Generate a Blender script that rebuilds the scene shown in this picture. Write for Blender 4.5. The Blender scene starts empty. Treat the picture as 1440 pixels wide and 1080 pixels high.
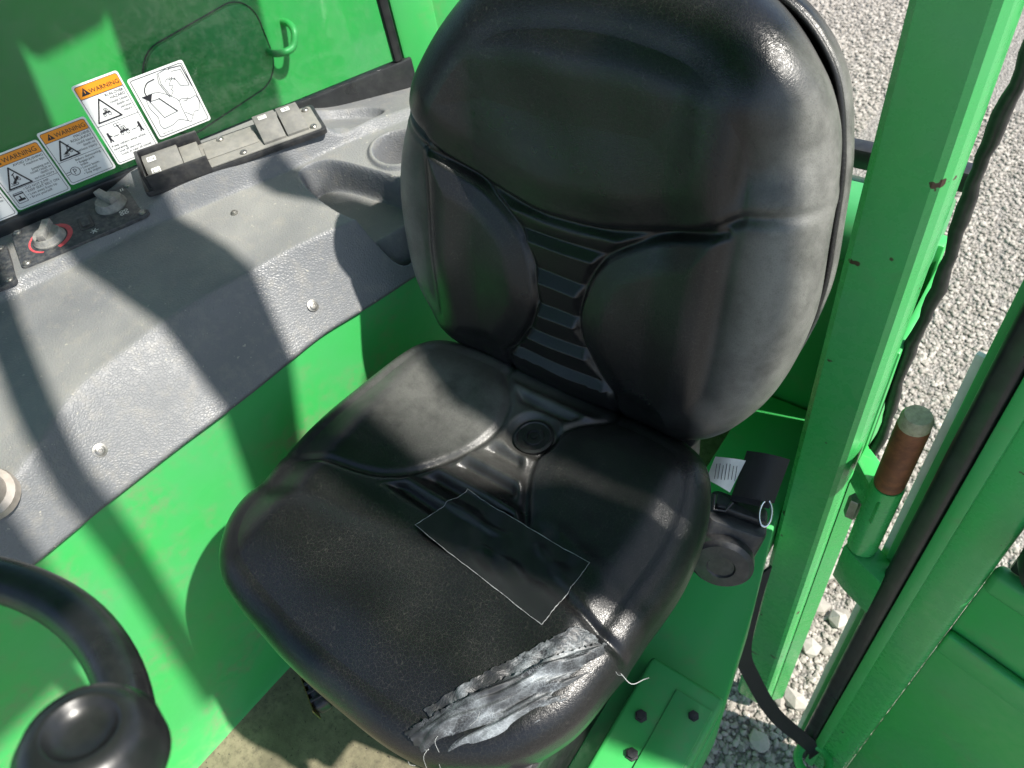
import bpy, bmesh, math, random
import numpy as np
from mathutils import Vector, Matrix
random.seed(7); np.random.seed(7)
R_ = math.radians
scene = bpy.context.scene
COL = scene.collection

# ------------------------------------------------------------------ camera
cam_d = bpy.data.cameras.new('camera'); cam = bpy.data.objects.new('camera', cam_d); COL.objects.link(cam)
AX = np.array([[0.80182498, 0.36961001, -0.46953715], [0.58016389, -0.66972807, 0.46354522], [-0.14313125, -0.64409064, -0.75143908]])
CAMP = (0.425, -0.28, 1.27)
cam.matrix_world = Matrix(((AX[0][0], -AX[0][1], -AX[0][2], CAMP[0]), (AX[1][0], -AX[1][1], -AX[1][2], CAMP[1]),
                           (AX[2][0], -AX[2][1], -AX[2][2], CAMP[2]), (0, 0, 0, 1)))
cam_d.sensor_width = 36; cam_d.lens = 26.25; cam_d.clip_start = 0.02; cam_d.clip_end = 500
cam_d.dof.use_dof = True; cam_d.dof.focus_distance = 0.95; cam_d.dof.aperture_fstop = 8
scene.camera = cam
cy = scene.cycles; cy.max_bounces = 4; cy.diffuse_bounces = 3; cy.glossy_bounces = 2; cy.transmission_bounces = 4; cy.transparent_max_bounces = 8
# ------------------------------------------------------------------ light
SUN = Vector((0.619, 0.160, 0.769)).normalized()
w = bpy.data.worlds.new('World'); scene.world = w; w.use_nodes = True
nt = w.node_tree; bg = nt.nodes['Background']
sky = nt.nodes.new('ShaderNodeTexSky'); sky.sky_type = 'NISHITA'; sky.sun_disc = False
sky.sun_elevation = math.asin(SUN.z); sky.sun_rotation = math.atan2(SUN.x, SUN.y)
nt.links.new(sky.outputs[0], bg.inputs[0]); bg.inputs[1].default_value = 0.11
sd = bpy.data.lights.new('sun', 'SUN'); sd.energy = 5.0; sd.angle = R_(0.9); sd.color = (1, 0.95, 0.87)
so = bpy.data.objects.new('sun', sd); COL.objects.link(so); so.location = SUN * 10
so.rotation_euler = SUN.to_track_quat('Z', 'Y').to_euler()
vs = scene.view_settings; vs.view_transform = 'Standard'; vs.look = 'None'; vs.gamma = 1; vs.use_curve_mapping = False; vs.exposure = 0.9

# ------------------------------------------------------------------ materials
def mat(name, col, rough=0.5, metal=0.0, spec=0.5, coat=0.0):
    m = bpy.data.materials.new(name); m.use_nodes = True
    b = m.node_tree.nodes['Principled BSDF']
    b.inputs['Base Color'].default_value = (*col, 1); b.inputs['Roughness'].default_value = rough
    b.inputs['Metallic'].default_value = metal; b.inputs['Specular IOR Level'].default_value = spec
    b.inputs['Coat Weight'].default_value = coat
    return m
class N:
    def __init__(s, m):
        s.m = m; s.t = m.node_tree; s.b = s.t.nodes['Principled BSDF']
        s.tc = s.t.nodes.new('ShaderNodeTexCoord')
    def n(s, kind, **kw):
        x = s.t.nodes.new(kind)
        for k, v in kw.items(): setattr(x, k, v)
        return x
    def l(s, a, b): s.t.links.new(a, b)
    def noise(s, scale, detail=4, rough=0.55, vec=None, dist=0.0):
        x = s.n('ShaderNodeTexNoise'); x.inputs['Scale'].default_value = scale; x.inputs['Detail'].default_value = min(detail, 3)
        x.inputs['Roughness'].default_value = rough; x.inputs['Distortion'].default_value = dist
        s.l(vec or s.tc.outputs['Object'], x.inputs['Vector']); return x.outputs['Fac']
    def voro(s, scale, feature='DISTANCE_TO_EDGE', vec=None, rnd=1.0):
        x = s.n('ShaderNodeTexVoronoi', feature=feature); x.inputs['Scale'].default_value = scale
        x.inputs['Randomness'].default_value = rnd
        s.l(vec or s.tc.outputs['Object'], x.inputs['Vector']); return x.outputs['Distance']
    def ramp(s, src, p0, p1, v0=0.0, v1=1.0):
        x = s.n('ShaderNodeMapRange'); x.inputs[1].default_value = p0; x.inputs[2].default_value = p1
        x.inputs[3].default_value = v0; x.inputs[4].default_value = v1; s.l(src, x.inputs[0]); return x.outputs[0]
    def math(s, op, a, b):
        x = s.n('ShaderNodeMath', operation=op)
        for i, v in enumerate((a, b)):
            if isinstance(v, (int, float)): x.inputs[i].default_value = v
            else: s.l(v, x.inputs[i])
        return x.outputs[0]
    def mix(s, f, a, b):
        x = s.n('ShaderNodeMix', data_type='RGBA')
        if isinstance(f, (int, float)): x.inputs['Factor'].default_value = f
        else: s.l(f, x.inputs['Factor'])
        for k, v in ((6, a), (7, b)):
            if isinstance(v, tuple): x.inputs[k].default_value = (*v, 1)
            else: s.l(v, x.inputs[k])
        return x.outputs[2]
    def warp(s, scale, amt):
        nz = s.n('ShaderNodeTexNoise'); nz.inputs['Scale'].default_value = scale; s.l(s.tc.outputs['Object'], nz.inputs['Vector'])
        vm = s.n('ShaderNodeVectorMath', operation='MULTIPLY_ADD'); vm.inputs[1].default_value = (amt, amt, amt)
        s.l(nz.outputs['Color'], vm.inputs[0]); s.l(s.tc.outputs['Object'], vm.inputs[2]); return vm.outputs[0]
    def col(s, c): s.l(c, s.b.inputs['Base Color'])
    def rough(s, r): s.l(r, s.b.inputs['Roughness'])
    def bump(s, h, strength, dist=0.001, prev=None):
        x = s.n('ShaderNodeBump'); x.inputs['Strength'].default_value = strength; x.inputs['Distance'].default_value = dist
        s.l(h, x.inputs['Height'])
        if prev: s.l(prev, x.inputs['Normal'])
        s.l(x.outputs[0], s.b.inputs['Normal']); return x.outputs[0]

def green_paint(name, col=(0.042, 0.40, 0.088), rough=0.32, dirt=0.25, chips=0.0, lo=0.52):
    m = mat(name, col, rough, spec=0.5); n = N(m)
    big = n.noise(5, 5, 0.6); fine = n.noise(60, 4, 0.6)
    c = n.mix(n.ramp(big, 0.35, 0.75), col, (col[0] * 1.5 + 0.01, col[1] * 0.92, col[2] * 1.35 + 0.006))
    d = n.math('MULTIPLY', n.ramp(n.noise(9, 6, 0.7), lo, lo + 0.28), n.ramp(fine, 0.35, 0.7))
    c = n.mix(n.math('MULTIPLY', d, dirt), c, (0.20, 0.22, 0.13))
    mp = n.n('ShaderNodeMapping'); mp.inputs['Scale'].default_value = (1, 9, 60); mp.inputs['Rotation'].default_value = (0.5, 0.3, 0.2); n.l(n.tc.outputs['Object'], mp.inputs['Vector'])
    sc = n.ramp(n.noise(14, 2, 0.5, vec=mp.outputs[0]), 0.735, 0.75)
    c = n.mix(n.math('MULTIPLY', sc, 0.30), c, (0.30, 0.42, 0.24))
    if chips:
        ch = n.ramp(n.noise(34, 3, 0.5), 0.735 - chips * 0.02, 0.745 - chips * 0.02)
        c = n.mix(ch, c, (0.055, 0.03, 0.02))
    n.col(c)
    n.rough(n.ramp(fine, 0.3, 0.8, rough - 0.04, rough + 0.22))
    n.bump(n.noise(14, 3, 0.5), 0.12, 0.004)
    return m
GREEN = green_paint('green_paint', dirt=0.55)
GREEN_PANEL = green_paint('green_panel_paint', dirt=0.8, lo=0.44, rough=0.36)
GREEN_POST = green_paint('green_post_paint', rough=0.22, dirt=0.12, chips=1.0)
GREEN_BOOM = green_paint('green_boom_paint', rough=0.35, dirt=0.14)

def vinyl(name, base=(0.0060, 0.0062, 0.0068), scale=480, strength=0.20, rough=0.30, dust=0.14, where=None):
    m = mat(name, base, rough, spec=0.5); n = N(m)
    wv = n.warp(70, 0.010)
    h1 = n.ramp(n.voro(scale, vec=wv), 0.0, 0.25); h2 = n.ramp(n.voro(scale * 0.45, vec=wv), 0.0, 0.035)
    h = n.math('MULTIPLY', h1, n.math('ADD', n.math('MULTIPLY', h2, 0.6), 0.4))
    big = n.noise(8, 3, 0.6)
    line = n.math('MULTIPLY', n.math('SUBTRACT', 1.0, h2), n.ramp(big, 0.38, 0.62, 0.05, dust))
    c = n.mix(line, base, (0.20, 0.19, 0.165))  # creases paled with dust colour, painted as edges catching the light
    c = n.mix(n.ramp(big, 0.45, 0.85, 0.0, 0.015), c, (0.16, 0.15, 0.13))
    r = n.ramp(big, 0.3, 0.7, rough - 0.04, rough + 0.06)
    if where:  # dust grey that also paints sunlit brightness: rear-left cushion, backrest sides
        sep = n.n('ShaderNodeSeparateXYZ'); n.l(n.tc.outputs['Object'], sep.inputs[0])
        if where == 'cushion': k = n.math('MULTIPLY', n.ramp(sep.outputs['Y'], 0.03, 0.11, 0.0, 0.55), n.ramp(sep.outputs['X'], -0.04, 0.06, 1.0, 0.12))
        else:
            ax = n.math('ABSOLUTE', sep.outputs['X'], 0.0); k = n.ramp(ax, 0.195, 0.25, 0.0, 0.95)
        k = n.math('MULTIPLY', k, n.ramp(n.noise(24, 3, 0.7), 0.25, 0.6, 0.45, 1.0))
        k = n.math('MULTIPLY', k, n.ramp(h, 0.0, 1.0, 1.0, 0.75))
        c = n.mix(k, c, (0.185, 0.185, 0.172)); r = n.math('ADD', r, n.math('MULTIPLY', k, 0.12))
    n.col(c); n.rough(r)
    n.bump(h, strength, 0.0006)
    return m
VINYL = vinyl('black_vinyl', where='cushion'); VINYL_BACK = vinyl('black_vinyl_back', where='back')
VINYL_SHELL = vinyl('black_vinyl_shell', base=(0.016, 0.016, 0.016), rough=0.42, strength=0.2, dust=0.3)

def console_plastic():
    base = (0.128, 0.134, 0.142); m = mat('grey_console_plastic', base, 0.45, spec=0.45); n = N(m)
    wv = n.warp(60, 0.008)
    e = n.ramp(n.voro(230, vec=wv), 0.0, 0.3)
    geo = n.n('ShaderNodeNewGeometry'); sep = n.n('ShaderNodeSeparateXYZ'); n.l(geo.outputs['Normal'], sep.inputs[0])
    up = n.ramp(sep.outputs['Z'], 0.75, 0.98)
    d = n.math('MULTIPLY', n.math('MULTIPLY', up, n.ramp(n.noise(5, 6, 0.65), 0.3, 0.72)), 0.44)
    c = n.mix(d, base, (0.34, 0.335, 0.295))
    c = n.mix(n.math('MULTIPLY', n.ramp(n.noise(45, 5, 0.7), 0.5, 0.8), 0.25), c, (0.33, 0.30, 0.24))
    c = n.mix(n.math('MULTIPLY', n.ramp(n.noise(150, 2), 0.70, 0.74), 0.5), c, (0.42, 0.40, 0.33))
    n.col(c); n.rough(n.ramp(n.noise(9, 4), 0.3, 0.7, 0.36, 0.58))
    b = n.bump(e, 0.35, 0.0008); n.bump(n.noise(22, 4, 0.55), 0.10, 0.004, b)
    return m
CONSOLE = console_plastic()

def plain(name, col, rough=0.5, metal=0.0, var=0.3, scale=40, bump=0.15, dust=None, dustf=0.4, spec=0.5):
    m = mat(name, col, rough, metal, spec); n = N(m)
    c = n.mix(n.ramp(n.noise(scale, 5, 0.6), 0.3, 0.75), tuple(v * (1 - var) for v in col), tuple(min(1, v * (1 + var)) for v in col))
    if dust: c = n.mix(n.math('MULTIPLY', n.ramp(n.noise(scale * 1.7, 6, 0.7), 0.42, 0.75), dustf), c, dust)
    n.col(c); n.rough(n.ramp(n.noise(scale * 0.7, 3), 0.3, 0.7, max(0.05, rough - 0.08), rough + 0.12))
    if bump: n.bump(n.noise(scale * 5, 3), bump, 0.001)
    return m
BLACK_PLASTIC = plain('black_plastic', (0.022, 0.023, 0.026), 0.38, var=0.3, scale=60, dust=(0.12, 0.115, 0.10), dustf=0.25)
PANEL_DARK = plain('dark_panel', (0.035, 0.039, 0.046), 0.5, scale=70, dust=(0.24, 0.23, 0.20), dustf=0.35)
PANEL_DUSTY = plain('dusty_panel', (0.19, 0.188, 0.172), 0.6, scale=45, var=0.12, dust=(0.33, 0.31, 0.26), dustf=0.35)
KNOB_BLACK = plain('knob_black', (0.010, 0.0105, 0.0115), 0.3, scale=30, var=0.2, dust=(0.05, 0.05, 0.048), dustf=0.2)
KNOB_GREY = plain('grey_knob', (0.20, 0.20, 0.19), 0.5, scale=90, dust=(0.36, 0.34, 0.29), dustf=0.5)
SWITCH_GREY = plain('switch_grey', (0.15, 0.149, 0.14), 0.5, scale=55, var=0.12, dust=(0.30, 0.285, 0.24), dustf=0.3)
RUBBER = plain('black_rubber', (0.013, 0.013, 0.014), 0.42, scale=50, dust=(0.10, 0.10, 0.09), dustf=0.2)
GASKET = plain('gasket_rubber', (0.012, 0.013, 0.015), 0.35, scale=30, dust=(0.06, 0.07, 0.06), dustf=0.2)
STEEL = plain('bolt_steel', (0.27, 0.265, 0.25), 0.38, 0.8, scale=120, dust=(0.25, 0.22, 0.17), dustf=0.4)
CHROME = mat('chrome', (0.8, 0.8, 0.8), 0.12, 1.0)
RUST = plain('rusted_steel', (0.17, 0.058, 0.024), 0.6, 0.1, var=0.35, scale=28, dust=(0.34, 0.13, 0.045), dustf=0.7, bump=0.2)
PALE_CAP = plain('chipped_pale_paint', (0.36, 0.34, 0.20), 0.6, scale=160, dust=(0.42, 0.38, 0.26), dustf=0.8)
SUNLIT_EDGE = plain('sunlit_edge_white', (0.75, 0.74, 0.70), 0.5, scale=30, var=0.08)
DECAL_WHITE = plain('decal_white', (0.78, 0.79, 0.78), 0.35, scale=30, var=0.04, bump=0)
DECAL_ORANGE = plain('decal_orange', (0.85, 0.30, 0.02), 0.35, scale=30, var=0.05, bump=0)
INK = mat('decal_ink', (0.02, 0.02, 0.025), 0.4)
WHITE_INK = plain('white_marking', (0.55, 0.56, 0.55), 0.5, scale=120, var=0.2, bump=0)
RED_INK = plain('red_marking', (0.50, 0.07, 0.08), 0.5, scale=120, var=0.2, bump=0)
LABEL_PAPER = plain('label_paper', (0.62, 0.63, 0.60), 0.6, scale=40, var=0.1)
YELLOW = plain('brass_edge', (0.16, 0.13, 0.05), 0.4, 0.6)

def webbing():
    m = mat('black_webbing', (0.014, 0.014, 0.015), 0.7); n = N(m)
    wv = n.n('ShaderNodeTexWave', bands_direction='DIAGONAL'); wv.inputs['Scale'].default_value = 260
    n.l(n.tc.outputs['Object'], wv.inputs['Vector'])
    n.bump(wv.outputs['Fac'], 0.6, 0.0008)
    n.col(n.mix(n.math('MULTIPLY', wv.outputs['Fac'], 0.5), (0.011, 0.011, 0.012), (0.03, 0.03, 0.031)))
    return m
WEB = webbing()

def floor_mat():
    m = mat('dirty_floor', (0.2, 0.18, 0.11), 0.85); n = N(m)
    c = n.mix(n.ramp(n.noise(10, 6, 0.65), 0.3, 0.7), (0.11, 0.10, 0.062), (0.21, 0.185, 0.118))
    c = n.mix(n.ramp(n.noise(70, 6, 0.75), 0.45, 0.75), c, (0.085, 0.075, 0.05))
    c = n.mix(n.ramp(n.noise(180, 2), 0.68, 0.72), c, (0.03, 0.025, 0.02))
    n.col(c); n.bump(n.noise(120, 5, 0.7), 0.5, 0.003); return m
FLOOR = floor_mat()

def gravel_mat(name, bump=True):
    m = mat(name, (0.4, 0.38, 0.35), 0.9, spec=0.2); n = N(m)
    if bump:
        v = n.n('ShaderNodeTexVoronoi', feature='F1'); v.inputs['Scale'].default_value = 110; n.l(n.tc.outputs['Object'], v.inputs['Vector'])
        bw = n.n('ShaderNodeRGBToBW'); n.l(v.outputs['Color'], bw.inputs[0])
        c = n.mix(n.ramp(bw.outputs[0], 0.15, 0.85), (0.24, 0.225, 0.205), (0.42, 0.395, 0.36))
        c = n.mix(n.ramp(v.outputs['Distance'], 0.35, 0.75, 0.0, 0.7), c, (0.11, 0.10, 0.09))
        n.col(c); n.bump(n.math('SUBTRACT', 1.0, v.outputs['Distance']), 0.8, 0.012)
    else:
        oi = n.n('ShaderNodeNewGeometry')
        c = n.mix(oi.outputs['Random Per Island'], (0.24, 0.22, 0.195), (0.46, 0.425, 0.385))
        c = n.mix(n.ramp(n.noise(90, 4), 0.4, 0.7, 0, 0.4), c, (0.30, 0.27, 0.23))
        n.col(c); n.bump(n.noise(150, 3), 0.4, 0.003)
    return m
GROUND = gravel_mat('gravel_ground'); STONE = gravel_mat('gravel_stones', False)

def glass_mat(name='window_glass', tint=(0.66, 0.79, 0.73)):
    m = bpy.data.materials.new(name); m.use_nodes = True; t = m.node_tree; t.nodes.clear()
    o = t.nodes.new('ShaderNodeOutputMaterial'); tr = t.nodes.new('ShaderNodeBsdfTransparent'); tr.inputs[0].default_value = (*tint, 1)
    gl = t.nodes.new('ShaderNodeBsdfGlossy'); gl.inputs['Roughness'].default_value = 0.03
    fr = t.nodes.new('ShaderNodeFresnel'); fr.inputs['IOR'].default_value = 1.45
    mx = t.nodes.new('ShaderNodeMixShader'); t.links.new(fr.outputs[0], mx.inputs[0]); t.links.new(tr.outputs[0], mx.inputs[1]); t.links.new(gl.outputs[0], mx.inputs[2])
    df = t.nodes.new('ShaderNodeBsdfDiffuse'); df.inputs[0].default_value = (0.5, 0.5, 0.46, 1)
    tc = t.nodes.new('ShaderNodeTexCoord'); nz = t.nodes.new('ShaderNodeTexNoise'); nz.inputs['Scale'].default_value = 55; nz.inputs['Detail'].default_value = 8; nz.inputs['Roughness'].default_value = 0.8
    t.links.new(tc.outputs['Object'], nz.inputs['Vector'])
    mr = t.nodes.new('ShaderNodeMapRange'); mr.inputs[1].default_value = 0.45; mr.inputs[2].default_value = 0.85; mr.inputs[4].default_value = 0.09
    t.links.new(nz.outputs['Fac'], mr.inputs[0])
    m2 = t.nodes.new('ShaderNodeMixShader'); t.links.new(mr.outputs[0], m2.inputs[0]); t.links.new(mx.outputs[0], m2.inputs[1]); t.links.new(df.outputs[0], m2.inputs[2])
    t.links.new(m2.outputs[0], o.inputs[0]); return m
GLASS = glass_mat()

def tape_clear():
    m = mat('worn_black_tape', (0.010, 0.0105, 0.011), 0.36, spec=0.35); n = N(m)
    nz = n.noise(28, 3, 0.6)
    n.col(n.mix(n.ramp(nz, 0.5, 0.8, 0, 0.12), (0.012, 0.013, 0.014), (0.10, 0.11, 0.11))); n.rough(n.ramp(nz, 0.35, 0.7, 0.32, 0.46))
    n.bump(n.noise(45, 3, 0.5), 0.18, 0.002); return m
TAPE = tape_clear()
def tape_torn(name, streak):
    m = mat(name, (0.3, 0.32, 0.33), 0.5); n = N(m)
    def dot(v):
        x = n.n('ShaderNodeVectorMath', operation='DOT_PRODUCT'); n.l(n.tc.outputs['Object'], x.inputs[0]); x.inputs[1].default_value = v; return x.outputs['Value']
    cb = n.n('ShaderNodeCombineXYZ'); n.l(dot((.56 * streak, .83 * streak, 0)), cb.inputs[0]); n.l(dot((.83, -.56, .3)), cb.inputs[1])
    a = n.ramp(n.noise(95, 3, 0.7, vec=cb.outputs[0], dist=0.4), 0.40, 0.66)
    b = n.ramp(n.noise(17, 3, 0.6), 0.40, 0.60)
    cr = n.ramp(n.voro(260, vec=n.warp(45, 0.02)), 0.0, 0.08)
    k = n.math('MULTIPLY', b, n.math('ADD', n.math('MULTIPLY', a, 0.6), n.math('MULTIPLY', n.math('SUBTRACT', 1.0, cr), 0.4)))
    n.col(n.mix(k, (0.020, 0.021, 0.023), (0.36, 0.395, 0.42)))
    n.bump(a, 0.5, 0.002); return m
TORN = tape_torn('scuffed_tape', 0.6); TORN_FLAP = tape_torn('torn_tape_flap', 0.12)
FIBRE = plain('frayed_fibre', (0.35, 0.36, 0.36), 0.7)
EDGE_WHITE = plain('tape_edge', (0.22, 0.23, 0.23), 0.6, scale=200, var=0.5, bump=0)

# ------------------------------------------------------------------ helpers
def link(name, me, m, parent=None, smooth=False):
    o = bpy.data.objects.new(name, me); COL.objects.link(o)
    if m: me.materials.append(m)
    if smooth:
        me.polygons.foreach_set('use_smooth', [True] * len(me.polygons))
    if parent: o.parent = parent
    return o
def pyd(name, v, f, m, parent=None, smooth=False, mat_list=None):
    me = bpy.data.meshes.new(name); me.from_pydata([tuple(map(float, p)) for p in v], [], f); me.update()
    return link(name, me, m, parent, smooth)
def tag(o, label=None, cat=None, group=None, kind=None):
    if label: o['label'] = label
    if cat: o['category'] = cat
    if group: o['group'] = group
    if kind: o['kind'] = kind
    return o
def thing(name, label, cat, loc=(0, 0, 0), group=None):
    o = bpy.data.objects.new(name, None); COL.objects.link(o); o.empty_display_size = 0.05
    o.location = loc; return tag(o, label, cat, group)
def bm_obj(name, bm, m, parent=None, smooth=False, auto=None):
    bmesh.ops.recalc_face_normals(bm, faces=bm.faces)
    me = bpy.data.meshes.new(name); bm.to_mesh(me); bm.free()
    o = link(name, me, m, parent, smooth)
    if auto is not None:
        me.polygons.foreach_set('use_smooth', [True] * len(me.polygons)); me.set_sharp_from_angle(angle=R_(auto))
    return o
def off(p, base):  # world point to parent-local point (parents are never rotated)
    return (p[0] - base[0], p[1] - base[1], p[2] - base[2])
def frame(o_, x_, y_, z_):
    return Matrix(((x_[0], y_[0], z_[0], o_[0]), (x_[1], y_[1], z_[1], o_[1]), (x_[2], y_[2], z_[2], o_[2]), (0, 0, 0, 1)))
def box_bm(x0, x1, y0, y1, z0, z1, bev=0.0, seg=2, M=None):
    bm = bmesh.new(); bmesh.ops.create_cube(bm, size=1)
    for v in bm.verts:
        v.co = Vector((x0 + (v.co.x + .5) * (x1 - x0), y0 + (v.co.y + .5) * (y1 - y0), z0 + (v.co.z + .5) * (z1 - z0)))
    if bev: bmesh.ops.bevel(bm, geom=list(bm.edges), offset=bev, segments=seg, profile=0.5, affect='EDGES')
    if M is not None: bm.transform(M)
    return bm
def box(name, a, m, parent=None, bev=0.002, M=None, seg=2):
    return bm_obj(name, box_bm(*a, bev=bev, seg=seg, M=M), m, parent, auto=40)
def prism_bm(poly, z0, z1, bev=0.0, M=None, seg=2):
    bm = bmesh.new(); vs_ = [bm.verts.new((p[0], p[1], z0)) for p in poly]; f = bm.faces.new(vs_)
    r = bmesh.ops.extrude_face_region(bm, geom=[f]); bmesh.ops.translate(bm, verts=[v for v in r['geom'] if isinstance(v, bmesh.types.BMVert)], vec=(0, 0, z1 - z0))
    bmesh.ops.recalc_face_normals(bm, faces=bm.faces)
    if bev:
        es = [e for e in bm.edges if abs(e.verts[0].co.z - e.verts[1].co.z) < 1e-6]
        bmesh.ops.bevel(bm, geom=es, offset=bev, segments=seg, profile=0.5, affect='EDGES')
    if M is not None: bm.transform(M)
    return bm
def prism(name, poly, z0, z1, m, parent=None, bev=0.0, M=None, auto=35):
    return bm_obj(name, prism_bm(poly, z0, z1, bev, M), m, parent, auto=auto)
def rrect(x0, x1, y0, y1, r, n=5):
    out = []
    for cx, cy, a0 in ((x1 - r, y1 - r, 0), (x0 + r, y1 - r, 90), (x0 + r, y0 + r, 180), (x1 - r, y0 + r, 270)):
        for k in range(n + 1):
            a = R_(a0 + 90 * k / n); out.append((cx + r * math.cos(a), cy + r * math.sin(a)))
    return out
def catmull(pts, n=8, closed=False):
    P = [Vector(p) for p in pts]; out = []; L = len(P)
    rng = range(L) if closed else range(L - 1)
    for i in rng:
        p0 = P[(i - 1) % L] if closed or i > 0 else P[i] * 2 - P[i + 1]
        p1 = P[i]; p2 = P[(i + 1) % L]
        p3 = P[(i + 2) % L] if closed or i + 2 < L else p2 * 2 - p1
        for k in range(n):
            t = k / n
            out.append(0.5 * ((2 * p1) + (p2 - p0) * t + (2 * p0 - 5 * p1 + 4 * p2 - p3) * t * t + (3 * p1 - p0 - 3 * p2 + p3) * t ** 3))
    if not closed: out.append(P[-1].copy())
    return out
def tube(name, pts, r, m, parent=None, seg=12, closed=False, rfun=None, flat=None):
    P = [Vector(p) for p in pts]; L = len(P); V = []; F = []
    up = None
    for i in range(L):
        a = P[(i + 1) % L] if closed or i < L - 1 else P[i]
        b = P[(i - 1) % L] if closed or i > 0 else P[i]
        t = (a - b).normalized()
        if up is None:
            up = Vector((0, 0, 1)) if abs(t.z) < 0.9 else Vector((1, 0, 0))
        u = (up - t * up.dot(t)).normalized(); v = t.cross(u); up = u
        rr = rfun(i / max(1, L - 1)) if rfun else r
        for k in range(seg):
            an = 2 * math.pi * k / seg
            V.append(P[i] + (u * math.cos(an) + v * math.sin(an) * (flat or 1)) * rr)
    for i in range(L if closed else L - 1):
        j = (i + 1) % L
        for k in range(seg):
            F.append((i * seg + k, i * seg + (k + 1) % seg, j * seg + (k + 1) % seg, j * seg + k))
    if not closed:
        F.append(tuple(range(seg))[::-1]); F.append(tuple((L - 1) * seg + k for k in range(seg)))
    o = pyd(name, V, F, m, parent, True)
    o.data.set_sharp_from_angle(angle=R_(50)); return o
def lathe(name, prof, m, parent=None, seg=32, M=None, auto=40):
    V = []; F = []
    for (r, z) in prof:
        for k in range(seg):
            a = 2 * math.pi * k / seg; V.append((r * math.cos(a), r * math.sin(a), z))
    for i in range(len(prof) - 1):
        for k in range(seg):
            F.append((i * seg + k, i * seg + (k + 1) % seg, (i + 1) * seg + (k + 1) % seg, (i + 1) * seg + k))
    F.append(tuple(range(seg))[::-1]); F.append(tuple((len(prof) - 1) * seg + k for k in range(seg)))
    bm = bmesh.new(); vv = [bm.verts.new(v) for v in V]
    for f in F: bm.faces.new([vv[i] for i in f])
    bmesh.ops.remove_doubles(bm, verts=bm.verts, dist=1e-6)
    if M is not None: bm.transform(M)
    return bm_obj(name, bm, m, parent, auto=auto)
def strokes(name, lines, width, m, M, parent=None, z=0.0, fills=()):
    V = []; F = []
    for ln in lines:
        w_ = width
        if isinstance(ln, tuple) and isinstance(ln[1], float) and isinstance(ln[0], list): ln, w_ = ln
        for a, b in zip(ln[:-1], ln[1:]):
            d = Vector((b[0] - a[0], b[1] - a[1])); L = d.length
            if L < 1e-7: continue
            d /= L; nrm = Vector((-d.y, d.x)) * w_ / 2; e = d * w_ * 0.35; k = len(V)
            for q in (Vector(a) - e - nrm, Vector(b) + e - nrm, Vector(b) + e + nrm, Vector(a) - e + nrm): V.append((q.x, q.y, z + random.random() * 4e-5))
            F.append((k, k + 1, k + 2, k + 3))
    for pl in fills:
        k = len(V); V += [(p[0], p[1], z) for p in pl]; F.append(tuple(range(k, k + len(pl))))
    me = bpy.data.meshes.new(name); me.from_pydata(V, [], F); me.transform(M); me.update()
    return link(name, me, m, parent)
def text_mesh(name, body, size, m, M, parent=None, align='LEFT', z=0.0, spacing=1.0, xscale=1.0):
    cu = bpy.data.curves.new('lettering_curve', 'FONT'); cu.body = body; cu.size = size; cu.align_x = align; cu.space_line = spacing; cu.resolution_u = 2
    t = bpy.data.objects.new('lettering_tmp', cu); COL.objects.link(t)
    dg = bpy.context.evaluated_depsgraph_get(); dg.update()
    me = bpy.data.meshes.new_from_object(t.evaluated_get(dg)); bpy.data.objects.remove(t)
    me.transform(M @ Matrix.Translation((0, 0, z)) @ Matrix.Diagonal((xscale, 1, 1, 1)))
    me.materials.clear(); me.name = name
    return link(name, me, m, parent)
def circ(cx, cy, r, n=24, a0=0, a1=360):
    return [(cx + r * math.cos(R_(a0 + (a1 - a0) * k / n)), cy + r * math.sin(R_(a0 + (a1 - a0) * k / n))) for k in range(n + 1)]
def sstep(e0, e1, x):
    t = np.clip((x - e0) / (e1 - e0), 0, 1); return t * t * (3 - 2 * t)
def gsm(a, sig, axis):
    r = int(max(1, round(sig * 3))); k = np.exp(-0.5 * (np.arange(-r, r + 1) / sig) ** 2); k /= k.sum()
    pad = [(0, 0)] * a.ndim; pad[axis] = (r, r); b = np.pad(a, pad, mode='edge')
    return np.apply_along_axis(lambda q: np.convolve(q, k, 'valid'), axis, b)
def pdist(x, y, pl):
    d = np.full(np.shape(x), 9.0)
    for (ax, ay), (bx, by) in zip(pl[:-1], pl[1:]):
        dx, dy = bx - ax, by - ay; t = np.clip(((x - ax) * dx + (y - ay) * dy) / (dx * dx + dy * dy + 1e-12), 0, 1)
        d = np.minimum(d, np.hypot(x - ax - t * dx, y - ay - t * dy))
    return d
def psdf(x, y, poly):
    pl = list(poly) + [poly[0]]; d = pdist(x, y, pl); ins = np.zeros(np.shape(x), bool)
    for (ax, ay), (bx, by) in zip(pl[:-1], pl[1:]):
        c = ((ay > y) != (by > y)) & (x < (bx - ax) * (y - ay) / (by - ay + 1e-12) + ax); ins ^= c
    return np.where(ins, d, -d)     # positive inside
def c2(pts, n=8, closed=False): return [(p.x, p.y) for p in catmull([(a, b, 0) for a, b in pts], n, closed)]

# =================================================================== SETTING
gr = pyd('ground', [(-60, -60, -1), (60, -60, -1), (60, 60, -1), (-60, 60, -1)], [(0, 1, 2, 3)], GROUND); tag(gr, 'pale grey gravel yard around the machine', 'ground', kind='structure')
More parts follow.
